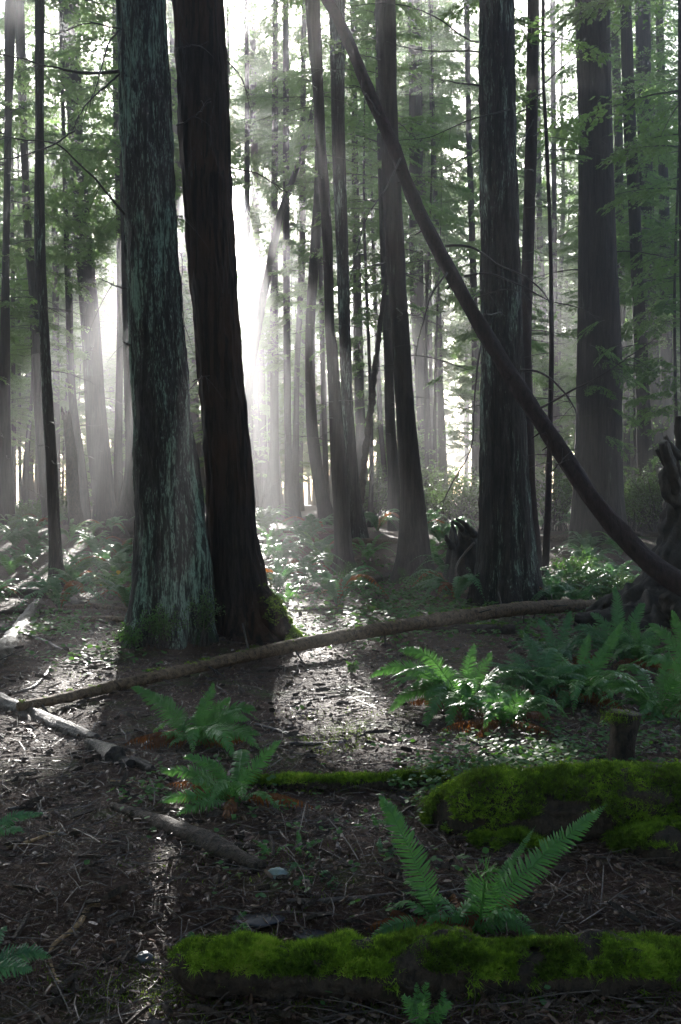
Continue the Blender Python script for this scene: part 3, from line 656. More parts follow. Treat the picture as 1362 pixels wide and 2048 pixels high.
for i in range(40):
    y = rf.uniform(40, 92); x = rf.uniform(60, 760) / F * y
    if any((x - a) ** 2 + (y - b) ** 2 < 6 for a, b in used) or any(a < x + SU * y < b for a, b in CLEAR): continue
    used.append((x, y))
    fill_tree(x, y, rf.uniform(32, 44), rf.uniform(4, 12), rf.uniform(2.8, 4.0), 150, 'slim tall conifer added far back in the mist to block the sun', 'far background conifers', rf, M['bark_grey'], rf.uniform(.14, .24), TEMPL)
for i in range(30):
    y = rf.uniform(38, 88); x = -rf.uniform(215, 740) / F * y
    if any((x - a) ** 2 + (y - b) ** 2 < 6 for a, b in used) or any(a < x + SU * y < b for a, b in CLEAR): continue
    used.append((x, y))
    fill_tree(x, y, rf.uniform(30, 42), rf.uniform(4, 11), rf.uniform(2.8, 3.8), 150, 'slim tall conifer added far back in the mist to block the sun', 'far background conifers', rf, M['bark_grey'], rf.uniform(.14, .24), TEMPL)
for i in range(30):     # tall crowns closing the canopy high on the right of the sun
    y = rf.uniform(52, 92); u = rf.uniform(3.4, 15); x = u - SU * y
    if any((x - a) ** 2 + (y - b) ** 2 < 5 for a, b in used) or any(a < u < b for a, b in CLEAR): continue
    used.append((x, y))
    fill_tree(x, y, rf.uniform(37, 44), rf.uniform(12, 20), rf.uniform(3.0, 4.0), 170, 'slim tall conifer added far back in the mist to block the sun', 'far background conifers', rf, M['bark_grey'], rf.uniform(.16, .24), TEMPL)
for i in range(44):   # the rest of the wood around and behind the viewpoint, which keeps it dark
    a = rf.uniform(0, 1); r = rf.uniform(7, 24); th_ = -pi / 2 + (a - .5) * 2 * rad(128)
    x, y = r * math.cos(th_), r * math.sin(th_)
    if y > 1 and abs(x) < .42 * y + 4.5 or any((x - a_) ** 2 + (y - b_) ** 2 < 6 for a_, b_ in used): continue
    used.append((x, y))
    fill_tree(x, y, rf.uniform(18, 32), rf.uniform(3, 7), rf.uniform(3.4, 4.6), 110, 'dense conifer of the surrounding wood standing outside the picture', 'surrounding conifers', rf, M['bark_grey'], .25, TEMPL_BROAD)
for i in range(34):
    x, y = spot(80, 122, 1.35, 3.8)
    H = rf.uniform(34, 44)
    fill_tree(x, y, H, rf.uniform(1, 6), rf.uniform(3.0, 4.6), int(rf.uniform(80, 110)), 'distant conifer at the back of the forest dissolving into the light', 'distant forest edge conifers', rf, M['bark_grey'], rf.uniform(.2, .3), TEMPL_BROAD)

rd = np.random.default_rng(303)
for i in range(15):     # lower trees far behind the brightest mist
    y = rd.uniform(103, 124); x = (rd.uniform(455, 960) if i > 8 else rd.uniform(450, 580)) - 681; x *= y / F
    fill_tree(x, y, rd.uniform(25, 31), rd.uniform(1, 4), rd.uniform(3.0, 4.2), 170, 'distant conifer at the back of the forest dissolving into the light', 'distant forest edge conifers', rd, M['bark_grey'], .2, TEMPL_BROAD)
#@@PART2@@
# ------------------------------------------------------------------ the ground
def grid_axis(lo, hi, n, k):
    t = np.linspace(-1, 1, n); s = np.sinh(k * t) / math.sinh(k); return np.where(s < 0, -s * lo, s * hi)
gy = np.concatenate([np.linspace(-34, 2.0, 24)[:-1], np.geomspace(2.0, 16, 300)[:-1], np.geomspace(16, 196, 160)])
gxs = grid_axis(-110, 110, 380, 5.2)
GX, GY = np.meshgrid(gxs, gy)
gv = np.stack([GX, GY, gz(GX, GY)], -1).reshape(-1, 3)
g = link('ground', MB().add(gv, grid_quads(len(gy), len(gxs), False)).mesh('ground', M['ground']))
tag(g, 'dark forest floor of wet soil, needles and moss', 'ground', kind='structure')

# ------------------------------------------------------------------ moss, leaves, litter
def blades(Pt, Nr, L, W, rng, spread=.8, grav=0.0):
    n = len(Pt); D = unit(Nr + spread * rng.standard_normal((n, 3))); D[:, 2] -= grav
    S = unit(np.cross(D, rng.standard_normal((n, 3)))); l = L * rng.uniform(.5, 1.4, (n, 1)); w = W * rng.uniform(.6, 1.3, (n, 1))
    V = np.stack([Pt - S * w, Pt + S * w, Pt + D * l], 1).reshape(-1, 3)
    return V, np.arange(n * 3).reshape(-1, 3)

def moss_on(P, R, n, rng, thr=.45, arc=1.4, L=.018, W=.0022, freq=6., off=0.0, hang=0.0, topw=.12):
    """moss tufts over the upper side of a tube P, R"""
    t = rng.random(n) * (len(P) - 1); i = np.minimum(t.astype(int), len(P) - 2); f = (t - i)[:, None]
    C = P[i] * (1 - f) + P[i + 1] * f; r = R[i] * (1 - f[:, 0]) + R[i + 1] * f[:, 0]
    T = unit(P[i + 1] - P[i]); up = np.array([0, 0, 1.0]); U = unit(up - T * T[:, 2:3]); S = np.cross(T, U)
    a = rng.uniform(-arc, arc, n) + off
    Nn = U * np.cos(a)[:, None] + S * np.sin(a)[:, None]
    X = C + Nn * (r * .99)[:, None]
    q = fbm(X[:, 0] * freq, X[:, 1] * freq, X[:, 2] * freq, 3)
    m = q + topw * (np.cos(a - off) - .83) > thr
    X, Nn, q = X[m], Nn[m], q[m]
    lift = np.clip((q - thr) * .09, 0, .03) + .04 * (vn(X[:, 0] * 12, X[:, 1] * 12, X[:, 2] * 12) - .45) * min(1, r.mean() / .1)
    X = X + Nn * lift[:, None]
    c = rng.integers(0, len(X), len(X)) // 9 * 9; c = np.minimum(c, len(X) - 1)     # nine blades to a tuft
    D = unit(Nn + .75 * rng.standard_normal(Nn.shape))[c]
    X = X[c] + rng.normal(0, L * .35, X.shape) * np.array([1, 1, .5])
    return blades(X, D + np.array([0, 0, .25]), L * 1.15, W, rng, .42, hang)

V, T = moss_on(T2ROOT[0][:, :3], T2ROOT[0][:, 3] * 1.02, 16000, np.random.default_rng(4), .40, 1.5, .016, .0024, 7.)
t2.part('moss', MB().add(V, None, T), M['moss'], False, T2ROOT[1])

def rough_tube(P, R, seg, n, seedv, amp=.12, fine=.04, nxt=3.0):
    W = resample(np.hstack([np.asarray(P), np.asarray(R)[:, None]]), n)
    a = np.arange(seg) / seg * 2 * pi; L = np.cumsum(np.concatenate([[0], np.linalg.norm(np.diff(W[:, :3], axis=0), axis=1)]))[:, None]
    rm = 1 + amp * 2 * (vn(np.cos(a)[None] * 1.4 + seedv, np.sin(a)[None] * 1.4, L * nxt) - .5) + fine * 2 * (vn(np.cos(a)[None] * 8 + seedv, np.sin(a)[None] * 8, L * nxt * 2) - .5)
    return W, tube(W[:, :3], W[:, 3], seg, rm)

def glog(pts, name, label, mat, depths=None, seg=20, n=60, amp=.1, fine=.05, stubs=0, moss=0, rng=None, sink=.25, cat='fallen log', mossarc=1.0, thr=.42, group='fallen logs and branches', mossL=.02):
    """a fallen log or stick through photo points (px, py, width)"""
    P, R = [], []
    for i, (x, y, w) in enumerate(pts):
        d = G(x, y + w * (.5 - sink))[1] if depths is None else depths[i]
        P.append(ray(x, y, d)); R.append(w * .5 / F * d)
    rng = rng or np.random.default_rng(int(pts[0][0] * 7 + pts[0][1]) % 10007)
    W, tb = rough_tube(P, R, seg, n, pts[0][1] * .37, amp, fine, 3.0 if R[0] > .05 else 8)
    bark_m = mat
    if not (stubs or moss):
        return solo(name, MB().add(*tb), mat, label, cat, np.array(P[0]), group)
    th = Thing(name, label, cat, P[0], group)
    th.part('trunk' if R[0] > .03 else 'stem', MB().add(*tb), mat)
    for _ in range(stubs):
        i = rng.integers(5, n - 5); c = W[i]; T = unit(W[i + 1, :3] - W[i - 1, :3])
        d = unit(np.cross(T, rng.standard_normal(3)) + np.array([0, 0, -.5])); l = rng.uniform(.08, .3)
        q = c[:3] + np.linspace(0, 1, 6)[:, None] * d * (l + c[3]); q[:, 2] -= .1 * l * np.linspace(0, 1, 6) ** 2
        th.part('branch_stub', MB().add(*tube(q, np.linspace(.012, .006, 6), 6)), M['twig_dark'])
    if moss:
        mo = MB(); V, T = moss_on(W[:, :3], W[:, 3] * 1.02, moss, rng, thr, mossarc, mossL, freq=9.); mo.add(V, None, T)
        V, T = moss_on(W[:, :3], W[:, 3] * 1.03, moss // 3, rng, thr + .09, mossarc + .8, mossL * 1.3, freq=16., off=-.3, hang=.5); mo.add(V, None, T)
        th.part('moss', mo, M['moss'], False)
    th.W = W
    return th

r3 = np.random.default_rng(31)
glog([(38, 1413, 19), (120, 1397, 21), (200, 1379, 23), (400, 1333, 24), (560, 1297, 26), (800, 1252, 27), (1000, 1222, 27), (1110, 1213, 26), (1190, 1210, 22)], 'fallen_log',
     'long straight fallen log propped on its stubs, crossing in front of both big trees', M['wood_log'], [7.6, 7.95, 8.3, 9.1, 9.85, 11.3, 12.6, 13.4, 14.0], 24, 220, .10, .07, 20, 9000, thr=.5, mossarc=.8, mossL=.014)
glog([(-40, 1345, 54), (0, 1312, 46), (40, 1262, 36), (62, 1228, 28), (78, 1208, 22)], 'fallen_log', 'peeling birch log with bright wet bark at the left edge pointing away', M['birch'], None, 28, 110, .16, .16, 7, sink=.42)
glog([(-40, 1385, 36), (0, 1405, 34), (70, 1434, 32), (130, 1457, 30), (192, 1480, 24)], 'fallen_log', 'pale birch log with sunlit patch ending in crumbled pieces at left', M['birch'], None, 28, 110, .16, .16, 6, sink=.42)
for a, b, lab in [((185, 1492, 34), (232, 1515, 44), 'crumbled chunk of rotten birch bark touching the end of the pale log'), ((232, 1522, 22), (262, 1532, 26), 'small dark lump of rotten wood between the crumbled birch chunk and the ferns'), ((262, 1524, 22), (305, 1542, 20), 'last dark rotten lump in the row trailing off the birch log')]:
    glog([a, ((a[0] + b[0]) / 2, (a[1] + b[1]) / 2 - 3, a[2]), b], 'wood_chunk', lab, M['birch'] if a[0] < 200 else M['root_dark'], None, 18, 20, .25, .12, cat='rotten wood')
fl = glog([(345, 1930, 34), (368, 1930, 74), (420, 1936, 96), (520, 1944, 104), (640, 1948, 98), (760, 1945, 116), (880, 1938, 132), (985, 1956, 106), (1080, 1952, 112), (1200, 1944, 136), (1300, 1952, 120), (1440, 1955, 124)], 'mossy_log',
     'thick moss covered log lying across the very bottom of the view', M['wood_rot'], [3.5, 3.5, 3.5, 3.52, 3.52, 3.55, 3.58, 3.6, 3.6, 3.62, 3.65, 3.7], 48, 200, .24, .14, 0, 120000, thr=.35, mossarc=1.2, mossL=.018)
glog([(480, 1570, 20), (560, 1572, 24), (700, 1570, 27), (830, 1566, 28), (905, 1563, 24)], 'mossy_log', 'thin straight mossy log beside the front fern at mid floor', M['wood_rot'], None, 20, 80, .12, .06, 0, 16000, thr=.33, mossarc=1.0)
# big mossy hummock log at right with dark hollow underneath
P6 = [(.46, 5.0, -.04), (.58, 4.95, .04), (.75, 4.92, .065), (1.0, 4.9, .07), (1.3, 4.88, .095), (1.6, 4.85, .11), (1.9, 4.83, .11), (2.2, 4.8, .14), (3.0, 4.75, .15)]
R6 = [.05, .14, .175, .17, .185, .18, .20, .19, .20]
th = Thing('mossy_log', 'huge rotten log buried in bright green moss above a dark hollow at right', 'fallen log', P6[0], 'fallen logs and branches')
W6, tb6 = rough_tube(P6, R6, 60, 140, 3.3, .20, .14, 4.)
th.part('trunk', MB().add(*tb6), M['wood_rot'])
mo = MB()
V, T = moss_on(W6[:, :3], W6[:, 3] * 1.06, 150000, r3, .30, 1.9, .020, .0022, 8, .1, topw=.30); mo.add(V, None, T)  # moss thinned down the front to stand in for its shade
V, T = moss_on(W6[:, :3], W6[:, 3] * 1.12, 26000, r3, .36, 1.1, .05, .004, 11, -1.0, 1.0); mo.add(V, None, T)
V, T = moss_on(W6[:, :3] - np.array([0, .16, .16]), W6[:, 3] * .8, 16000, r3, .46, .9, .05, .004, 13, -1.0, 1.0); mo.add(V, None, T)
for q, r_ in [([(1.25, 4.62, -.02), (1.5, 4.55, .0), (1.75, 4.58, -.03)], [.05, .11, .05]), ([(1.55, 4.6, .03), (1.9, 4.5, .06), (2.4, 4.5, .04)], [.06, .15, .15]), ([(.62, 4.75, -.06), (.8, 4.68, -.05), (1.0, 4.72, -.08)], [.04, .08, .04])]:
    Wq, tq = rough_tube(q, r_, 30, 50, q[0][0] * 9, .3, .15, 4.)
    th.part('trunk', MB().add(*tq), M['wood_rot'])
    V, T = moss_on(Wq[:, :3], Wq[:, 3] * 1.05, 26000, r3, .33, 1.5, .024, .0026, 10, -.4); mo.add(V, None, T)
    V, T = moss_on(Wq[:, :3], Wq[:, 3] * 1.08, 6000, r3, .40, 1.0, .05, .004, 12, -1.1, 1.0); mo.add(V, None, T)
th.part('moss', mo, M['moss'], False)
# rotten logs and sticks on the floor
for pts, lab, m, mossn, st in [
    ([(225, 1612, 16), (300, 1640, 30), (380, 1672, 44), (450, 1705, 46), (520, 1738, 34)], 'crumbling brown rotten log lying diagonally below the front ferns', 'wood_rot', 0, 0),
    ([(405, 1688, 12), (470, 1694, 20), (512, 1698, 16)], 'short dark stick lying against the crumbling rotten log', 'wood_rot', 0, 0),
    ([(-20, 1190, 26), (60, 1189, 27), (120, 1195, 26), (165, 1212, 18)], 'brown humped log at left in front of the thin lichen-specked trunk', 'wood_rot', 0, 0),
    ([(165, 1240, 14), (210, 1240, 17), (255, 1243, 16)], 'short fallen log beside the left foot of the lichen giant', 'wood_log', 0, 0),
    ([(-20, 1229, 13), (60, 1224, 13), (145, 1226, 10)], 'thin dark log under the brown humped one at left', 'wood_rot', 0, 0),
    ([(130, 1216, 10), (190, 1213, 12), (260, 1222, 11)], 'thin pale log between humped log and lichen giant', 'wood_log', 0, 0),
    ([(515, 1066, 9), (590, 1065, 10), (700, 1066, 9)], 'green mossy log far behind the sunlit fern bank', 'wood_log', 0, 0),
    ([(515, 1084, 12), (580, 1085, 13), (650, 1082, 11)], 'grey log just behind the sunlit fern bank', 'wood_log', 0, 0),
    ([(700, 1085, 14), (745, 1084, 15), (795, 1083, 13)], 'grey log left of the buttressed trunk', 'wood_log', 0, 0),
    ([(704, 1122, 8), (735, 1105, 10), (790, 1082, 9)], 'slanting stick leaning on the grey log left of the buttressed trunk', 'wood_log', 0, 0),
    ([(690, 1172, 8), (735, 1165, 16), (782, 1150, 14)], 'dark tapering log at the foot of the buttressed trunk', 'wood_rot', 0, 0),
    ([(1060, 1080, 16), (1130, 1077, 15), (1222, 1071, 14)], 'smooth horizontal log in front of the broad brown conifer', 'wood_log', 0, 0),
    ([(1215, 1070, 14), (1300, 1071, 15), (1370, 1074, 14)], 'dark log behind the diagonal dead tree at right', 'wood_rot', 0, 0),
    ([(545, 1200, 8), (600, 1193, 9), (700, 1172, 8)], 'pale stick in the sunlit strip behind the long fallen log', 'twig_pale', 0, 0),
    ([(590, 1222, 6), (690, 1218, 7), (800, 1222, 7)], 'thin mossy stick lying flat behind the long fallen log', 'wood_log', 2500, 0),
    ([(745, 1228, 7), (800, 1218, 11), (872, 1208, 9)], 'reddish stick left of the fluted foot of the big straight conifer', 'wood_log', 0, 0),
    ([(895, 1205, 22), (912, 1190, 18), (950, 1172, 18)], 'orange broken branch stump with moss beside the big straight conifer', 'wood_log', 2500, 0),
    ([(860, 1255, 24), (930, 1262, 28), (1030, 1262, 26)], 'dark mossy log below the long fallen log at right', 'wood_rot', 5000, 0),
    ([(565, 1488, 9), (620, 1489, 11), (692, 1484, 8)], 'dark stick lying in the sunlit patch', 'twig_dark', 0, 0),
    ([(572, 1802, 10), (640, 1803, 12), (720, 1797, 12), (790, 1788, 8)], 'straight dark stick lying above the bottom log', 'twig', 0, 0),
    ([(485, 1668, 6), (530, 1667, 8), (580, 1664, 6)], 'short straight twig right of the rotten log', 'twig', 0, 0),
    ([(238, 1742, 4), (330, 1755, 5), (465, 1758, 5)], 'long thin twig across the sunlit strip', 'twig', 0, 0),
    ([(200, 1811, 9), (178, 1815, 11), (160, 1845, 12), (138, 1866, 12), (106, 1892, 10), (100, 1920, 8), (112, 1955, 9), (130, 2000, 6)], 'crooked yellowish bare root curling on dark soil at lower left', 'twig_pale', 0, 0),
    ([(108, 1908, 4), (170, 1924, 6), (240, 1936, 5)], 'thin dark twig touching the crooked yellowish root', 'twig', 0, 0),
    ([(335, 1918, 5), (370, 1898, 8), (405, 1872, 4)], 'twig poking out at the left end of the bottom log', 'twig_pale', 0, 0),
    ([(0, 1700, 7), (60, 1683, 9), (120, 1661, 8)], 'pale mossy stick at the left edge', 'twig_pale', 0, 0),
    ([(12, 1622, 10), (70, 1611, 13), (80, 1620, 12), (96, 1638, 8)], 'knobby bent dark branch at the left edge', 'twig_dark', 0, 0),
    ([(212, 1998, 6), (235, 2025, 7), (280, 2040, 6)], 'curved pale twig at the bottom of the sunlit strip', 'twig_pale', 0, 0),
    ([(638, 1523, 13), (655, 1530, 15), (668, 1540, 12)], 'stubby reddish wood chip below the sunlit patch', 'wood_log', 0, 0),
    ([(430, 1432, 6), (520, 1452, 9), (602, 1474, 6)], 'dark stick passing behind the big fern into sun', 'twig_dark', 0, 0),
    ([(25, 1388, 6), (70, 1372, 8), (95, 1345, 9), (100, 1334, 7)], 'curved stick above the pale birch log', 'twig', 0, 0),
    ([(48, 1268, 6), (90, 1283, 8), (125, 1300, 5)], 'stick lying right of the peeling birch log', 'twig', 0, 0),
    ([(80, 1325, 4), (150, 1327, 5), (250, 1318, 4)], 'thin long twig in front of the lichen giant', 'twig', 0, 0),
    ([(750, 1475, 4), (770, 1490, 6), (860, 1503, 8), (905, 1508, 5)], 'forked pale twig at the right of the sunlit patch', 'twig_pale', 0, 0),
    ([(700, 1395, 4), (740, 1412, 5), (790, 1435, 4)], 'fine twig in the middle of the sunlit patch', 'twig', 0, 0),
    ([(590, 1408, 5), (640, 1398, 7), (690, 1390, 5)], 'grey splinter at the top of the sunlit patch', 'twig', 0, 0),
    ([(1065, 1130, 3), (1130, 1128, 6), (1165, 1105, 4)], 'pale bare stick between the broad conifer and the roots', 'twig_pale', 0, 0),
    ([(220, 1562, 5), (262, 1563, 7), (305, 1565, 5)], 'pale splinter near the rotten lumps', 'twig_pale', 0, 0),
    ([(245, 1778, 4), (280, 1765, 5), (305, 1752, 3)], 'twiglet in the sunlit strip', 'twig', 0, 0),
    ([(150, 1560, 4), (200, 1585, 6), (225, 1600, 4)], 'twig near the left end of the rotten log', 'twig', 0, 0)]:
    glog(pts, 'fallen_log' if pts[1][2] > 11.5 else 'fallen_stick', lab, M[m], None, 16 if pts[1][2] > 11 else 8, 40, .16, .08, st, mossn, sink=.3, cat='fallen log' if pts[1][2] > 11.5 else 'stick')

# stumps and roots
st = tree('S2', 'hollow decayed stump with a hooked jagged crest left of the big straight conifer', M['root_dark'], [(1215, 872, 966), (1180, 886, 964), (1130, 892, 962), (1090, 896, 958), (1060, 898, 950), (1032, 900, 940)], 1225, 17.2, 4, 60, .03, .02, 5, .12, broken=True, name='tree_stump', lump=.14)
st.part('root', px_branch([(948, 1085), (925, 1112), (912, 1140), (918, 1175), (925, 1205)], 16.6, 16.4, .022, .01, r3, 3), M['twig'])
for pts in [[(935, 1075), (915, 1052), (902, 1044)], [(950, 1072), (930, 1050), (912, 1040)], [(905, 1095), (895, 1080), (893, 1072)]]:
    st.part('splinter', px_branch(pts, 16.8, 16.7, .07, .02, r3, 0, 8), M['root_dark'])
s1 = glog([(1243, 1545, 74), (1243, 1520, 60), (1246, 1480, 52), (1250, 1445, 54), (1252, 1425, 58)], 'tree_stump', 'small rotten post-like stump with a moss cap among ferns at right', M['wood_rot'], [6.0] * 5, 26, 40, .2, .1, 0, 0, cat='stump')
V, Tq = blades(np.stack([ray(1240, 1436, 5.97)] * 1100) + np.random.default_rng(2).normal(0, 1, (1100, 3)) * np.array([.04, .03, .018]), np.tile([0, 0, 1.], (1100, 1)), .022, .0025, r3, 1.0)
o = link('moss', MB().add(V, None, Tq).mesh('moss', M['moss'], False, s1.location), s1)

rw = Thing('root_wad', 'upturned black root mass with clawing roots at the right edge', 'tree roots', onground(1340, 12.2))
W, tb = rough_tube([ray(x, y, 12.3) for x, y in [(1345, 1330), (1342, 1280), (1345, 1220), (1352, 1150), (1362, 1080), (1366, 1020), (1366, 985)]], [.95, .80, .60, .36, .27, .24, .16], 48, 110, 7.7, .24, .20, 3.0)
rw.part('stump', MB().add(*tb), M['root_dark'])
for pts, a, b, w0, w1 in [
    ([(1358, 1010), (1336, 985), (1330, 955), (1340, 925), (1328, 885)], 12.0, 11.8, .09, .05), ([(1325, 884), (1335, 915), (1348, 955), (1352, 985)], 11.7, 11.9, .055, .07), ([(1352, 985), (1338, 945), (1313, 898)], 12, 11.8, .04, .02),
    ([(1362, 915), (1345, 897), (1331, 873)], 12, 11.9, .05, .025), ([(1375, 930), (1362, 890), (1356, 860), (1356, 832)], 12.2, 12.1, .07, .03), ([(1372, 1000), (1362, 955), (1350, 920), (1345, 900)], 12.1, 12, .05, .025),
    ([(1330, 1165), (1270, 1190), (1215, 1208), (1175, 1225)], 12.2, 12.6, .20, .05), ([(1330, 1215), (1260, 1235), (1200, 1240), (1150, 1235)], 11.9, 12.2, .22, .05), ([(1320, 1250), (1270, 1272), (1225, 1285)], 11.7, 11.5, .18, .06), ([(1350, 1190), (1375, 1240), (1400, 1290)], 11.6, 11.2, .2, .1)]:
    P = np.array([ray(p[0], p[1], d) for p, d in zip(pts, np.linspace(a, b, len(pts)))])
    W, tb = rough_tube(P, np.linspace(w0, w1, len(pts)), 18, 60, pts[0][1] * .1, .30, .26, 7)
    rw.part('root', MB().add(*tb), M['root_dark'])
lr = Thing('root_wad', 'grey tangle of upturned roots in a sunbeam behind the left ferns', 'tree roots', onground(215, 25.5))
for pts, d, w0, w1 in [([(150, 1108), (180, 1078), (210, 1050), (228, 1046)], 25.3, .09, .05), ([(160, 1120), (205, 1085), (240, 1062), (275, 1050)], 25.2, .16, .2), ([(168, 1130), (215, 1100), (262, 1080)], 25, .2, .3), ([(190, 1062), (215, 1055), (245, 1070), (270, 1085)], 25.1, .05, .1), ([(155, 1098), (190, 1085), (230, 1075)], 24.9, .03, .05), ([(175, 1095), (215, 1072), (250, 1066)], 24.9, .025, .06)]:
    P = np.array([ray(p[0], p[1], d) for p in pts]); W, tb = rough_tube(P, np.linspace(w0, w1, len(pts)), 12, 40, pts[0][1] * .1, .2, .12, 5)
    lr.part('root', MB().add(*tb), M['wood_rot'])

# stones
def stone(px, py, w, h, label, mat, flat=.6):
    p = G(px, py + h * .4); r = w * .5 / F * p[1]; n, m = 14, 20
    a = np.linspace(0, pi, n)[:, None]; b = (np.arange(m) / m * 2 * pi)[None]
    X = np.stack([np.sin(a) * np.cos(b), np.sin(a) * np.sin(b), np.cos(a) * np.ones((1, m))], -1)
    s = px * .1; k = 1 + .7 * (vn(X[..., 0] * 1.5 + s, X[..., 1] * 1.5, X[..., 2] * 1.5) - .5) + .35 * (vn(X[..., 0] * 4 + s, X[..., 1] * 5, X[..., 2] * 5) - .5)
    V = (X * k[..., None] * np.array([r, r * .8, r * flat]) + p + np.array([0, 0, r * flat * .35])).reshape(-1, 3)
    solo('stone', MB().add(V, grid_quads(n, m)), mat, label, 'stone', p, 'stones on the forest floor')
stone(558, 1746, 40, 22, 'pale grey stone at the lower end of the crumbling rotten log', M['stone_pale'])
stone(288, 1914, 36, 22, 'small dark round stone left of the bottom log', M['stone_dark'])
stone(620, 1855, 80, 34, 'dark wet flat rock above the bottom log', M['mineral'], .10)
stone(520, 1828, 95, 44, 'bluish wet slab of rock left of the dark flat one', M['mineral'], .12)
stone(1128, 1476, 22, 14, 'small dark stone beneath the big sunlit fern clump', M['stone_dark'])
stone(124, 1668, 16, 14, 'tiny grey stone left of the rotten log', M['stone_dark'])

# ------------------------------------------------------------------ ferns
def frond(B, C, T, W, npair, rng, face=.5, cam=None, curl=.0, stipe=.12, pw=.95, cut=False):
    """B base, C control, T tip ; W half width. mesh of one sword-fern frond"""
    mb = MB(); n = 26; s = np.linspace(0, 1, n)[:, None]
    P = (1 - s) ** 2 * B + 2 * s * (1 - s) * C + s * s * T
    P = P + np.cumsum(rng.standard_normal((n, 3)), 0) * .0028
    mb.add(*tube(P, np.linspace(W * .055, W * .012, n), 4, cap=False))
    Ltot = np.linalg.norm(np.diff(P, axis=0), axis=1).sum()
    t = stipe + (1 - stipe) * np.linspace(0, .995, npair) ** .95
    fi = t * (n - 1); i = np.minimum(fi.astype(int), n - 2); f = (fi - i)[:, None]
    Q = P[i] * (1 - f) + P[i + 1] * f; D = unit(np.gradient(P, axis=0)); D = unit(D[i] * (1 - f) + D[i + 1] * f)
    up = np.array([0, 0, 1.0]); out = unit((T - B) * np.array([1, 1, 0]) + 1e-6)
    ref = up - .4 * out * 0
    if cam is not None: ref = unit((1 - face) * up + face * unit(cam - Q))
    else: ref = np.broadcast_to(unit(up - .5 * out), Q.shape)
    N = unit(ref - D * (ref * D).sum(1, keepdims=True)); S = np.cross(D, N)
    u = (t - stipe) / (1 - stipe)
    prof = np.minimum(1, .55 + u * 2.2) * (1 - u ** 2.6) ** .9 + .02
    step = Ltot * (1 - stipe) / npair
    for sd in (-1, 1):
        l = (W * prof * rng.uniform(.88, 1.08, npair))[:, None]
        a = rad(74) - u * .5; a = a[:, None] + .06 * rng.standard_normal((npair, 1))
        dv = unit(S * sd * np.sin(a) + D * np.cos(a) + N * (-.18 - curl + .10 * rng.standard_normal((npair, 1))))
        wv = (np.minimum(step * .52 * pw, l[:, 0] * .2))[:, None]
        e = unit(D - dv * (D * dv).sum(1, keepdims=True)); e = unit(e + N * .25 * sd * rng.standard_normal((npair, 1)))
        droop = -N * l * (.10 + curl)
        v0, v1 = Q - e * wv * .8, Q + e * wv
        m = Q + dv * l * .5 + N * l * .03; v2, v3 = m - e * wv * .95, m + e * wv * .85
        m2 = Q + dv * l * .82 + droop * .5; v4, v5 = m2 - e * wv * .55, m2 + e * wv * .5
        v6 = Q + dv * l + droop + e * wv * .1
        V = np.stack([v0, v1, v2, v3, v4, v5, v6], 1).reshape(-1, 3); b = (np.arange(npair) * 7)[:, None]
        mb.add(V, np.vstack([b + [0, 1, 3, 2], b + [2, 3, 5, 4]]), b + [4, 5, 6])
    return mb

CAM = np.array([0, 0, EYE])
def hero(label, bpx, tips, mat, extra=0, dead=0, seed=1, W=.075, arch=.35, group='sword ferns', el=.45):
    rng = np.random.default_rng(seed); B = G(*bpx); th = Thing('sword_fern', label, 'fern', B, group)
    for tp in tips:
        tx, ty, dd = tp[:3]; ar = tp[3] if len(tp) > 3 else arch; w = tp[4] if len(tp) > 4 else W
        T = ray(tx, ty, B[1] + dd); b = B + rng.normal(0, .02, 3) * np.array([1, 1, 0]); L = np.linalg.norm(T - b)
        C = b + (T - b) * .5 + np.array([0, 0, L * ar]); 
        th.part('frond', frond(b, C, T, w * min(1.1, .4 + L), int(22 + L * 46), rng, .62, CAM, pw=.85), mat, False)
    for i in range(extra):
        az = rng.random() * 2 * pi; L = el * rng.uniform(.6, 1.2); d = np.array([math.cos(az), math.sin(az), 0]); z = np.array([0, 0, 1.])
        b = B + .02 * d; T = b + d * L * .85 + z * L * rng.uniform(.0, .45); C = b + d * L * .35 + z * L * rng.uniform(.5, .8)
        th.part('frond', frond(b, C, T, W * min(1.1, .4 + L) * .9, int(18 + L * 34), rng), mat, False)
    for i in range(dead):
        az = rng.random() * 2 * pi; L = el * rng.uniform(.6, 1.1); d = np.array([math.cos(az), math.sin(az), 0]); z = np.array([0, 0, 1.])
        b = B + .02 * d + z * .03; T = b + d * L; T[2] = float(gz(T[0], T[1])) + .02; C = b + d * L * .5 + z * L * .22
        th.part('frond', frond(b, C, T, W * .7, 20, rng, curl=.5), M['fern_dead'], False, label='withered rusty frond drooping to the ground')
    return th

hero('bright green sword fern with upright fronds below the long fallen log', (392, 1492), [(268, 1370, .1, .3), (300, 1385, .2, .25), (425, 1370, .15, .12), (398, 1400, .25, .1), (462, 1398, .1, .3), (522, 1413, -.05, .42), (505, 1440, -.15, .40), (526, 1480, -.2, .35), (475, 1515, -.55, .45), (520, 1505, -.4, .4), (325, 1482, -.2, .5, .05)], M['fern'], 7, 6, 5, .085)
hero('green sword fern with one frond pointing up right, beside the thin mossy log', (470, 1612), [(365, 1520, .1, .3), (322, 1546, -.05, .35), (322, 1600, -.15, .3), (352, 1626, -.3, .25), (410, 1520, .1, .25), (415, 1618, -.45, .5, .05), (568, 1484, .1, .12), (380, 1560, -.2, .4)], M['fern'], 4, 5, 6, .075)
hero('dark green fern with one long frond arching up left from behind the bottom log', (888, 1872), [(772, 1578, .25, .22, .074), (738, 1882, -.1, .45, .06), (790, 1862, .1, .3, .05)], M['fern'], 4, 5, 7, .07, el=.28)
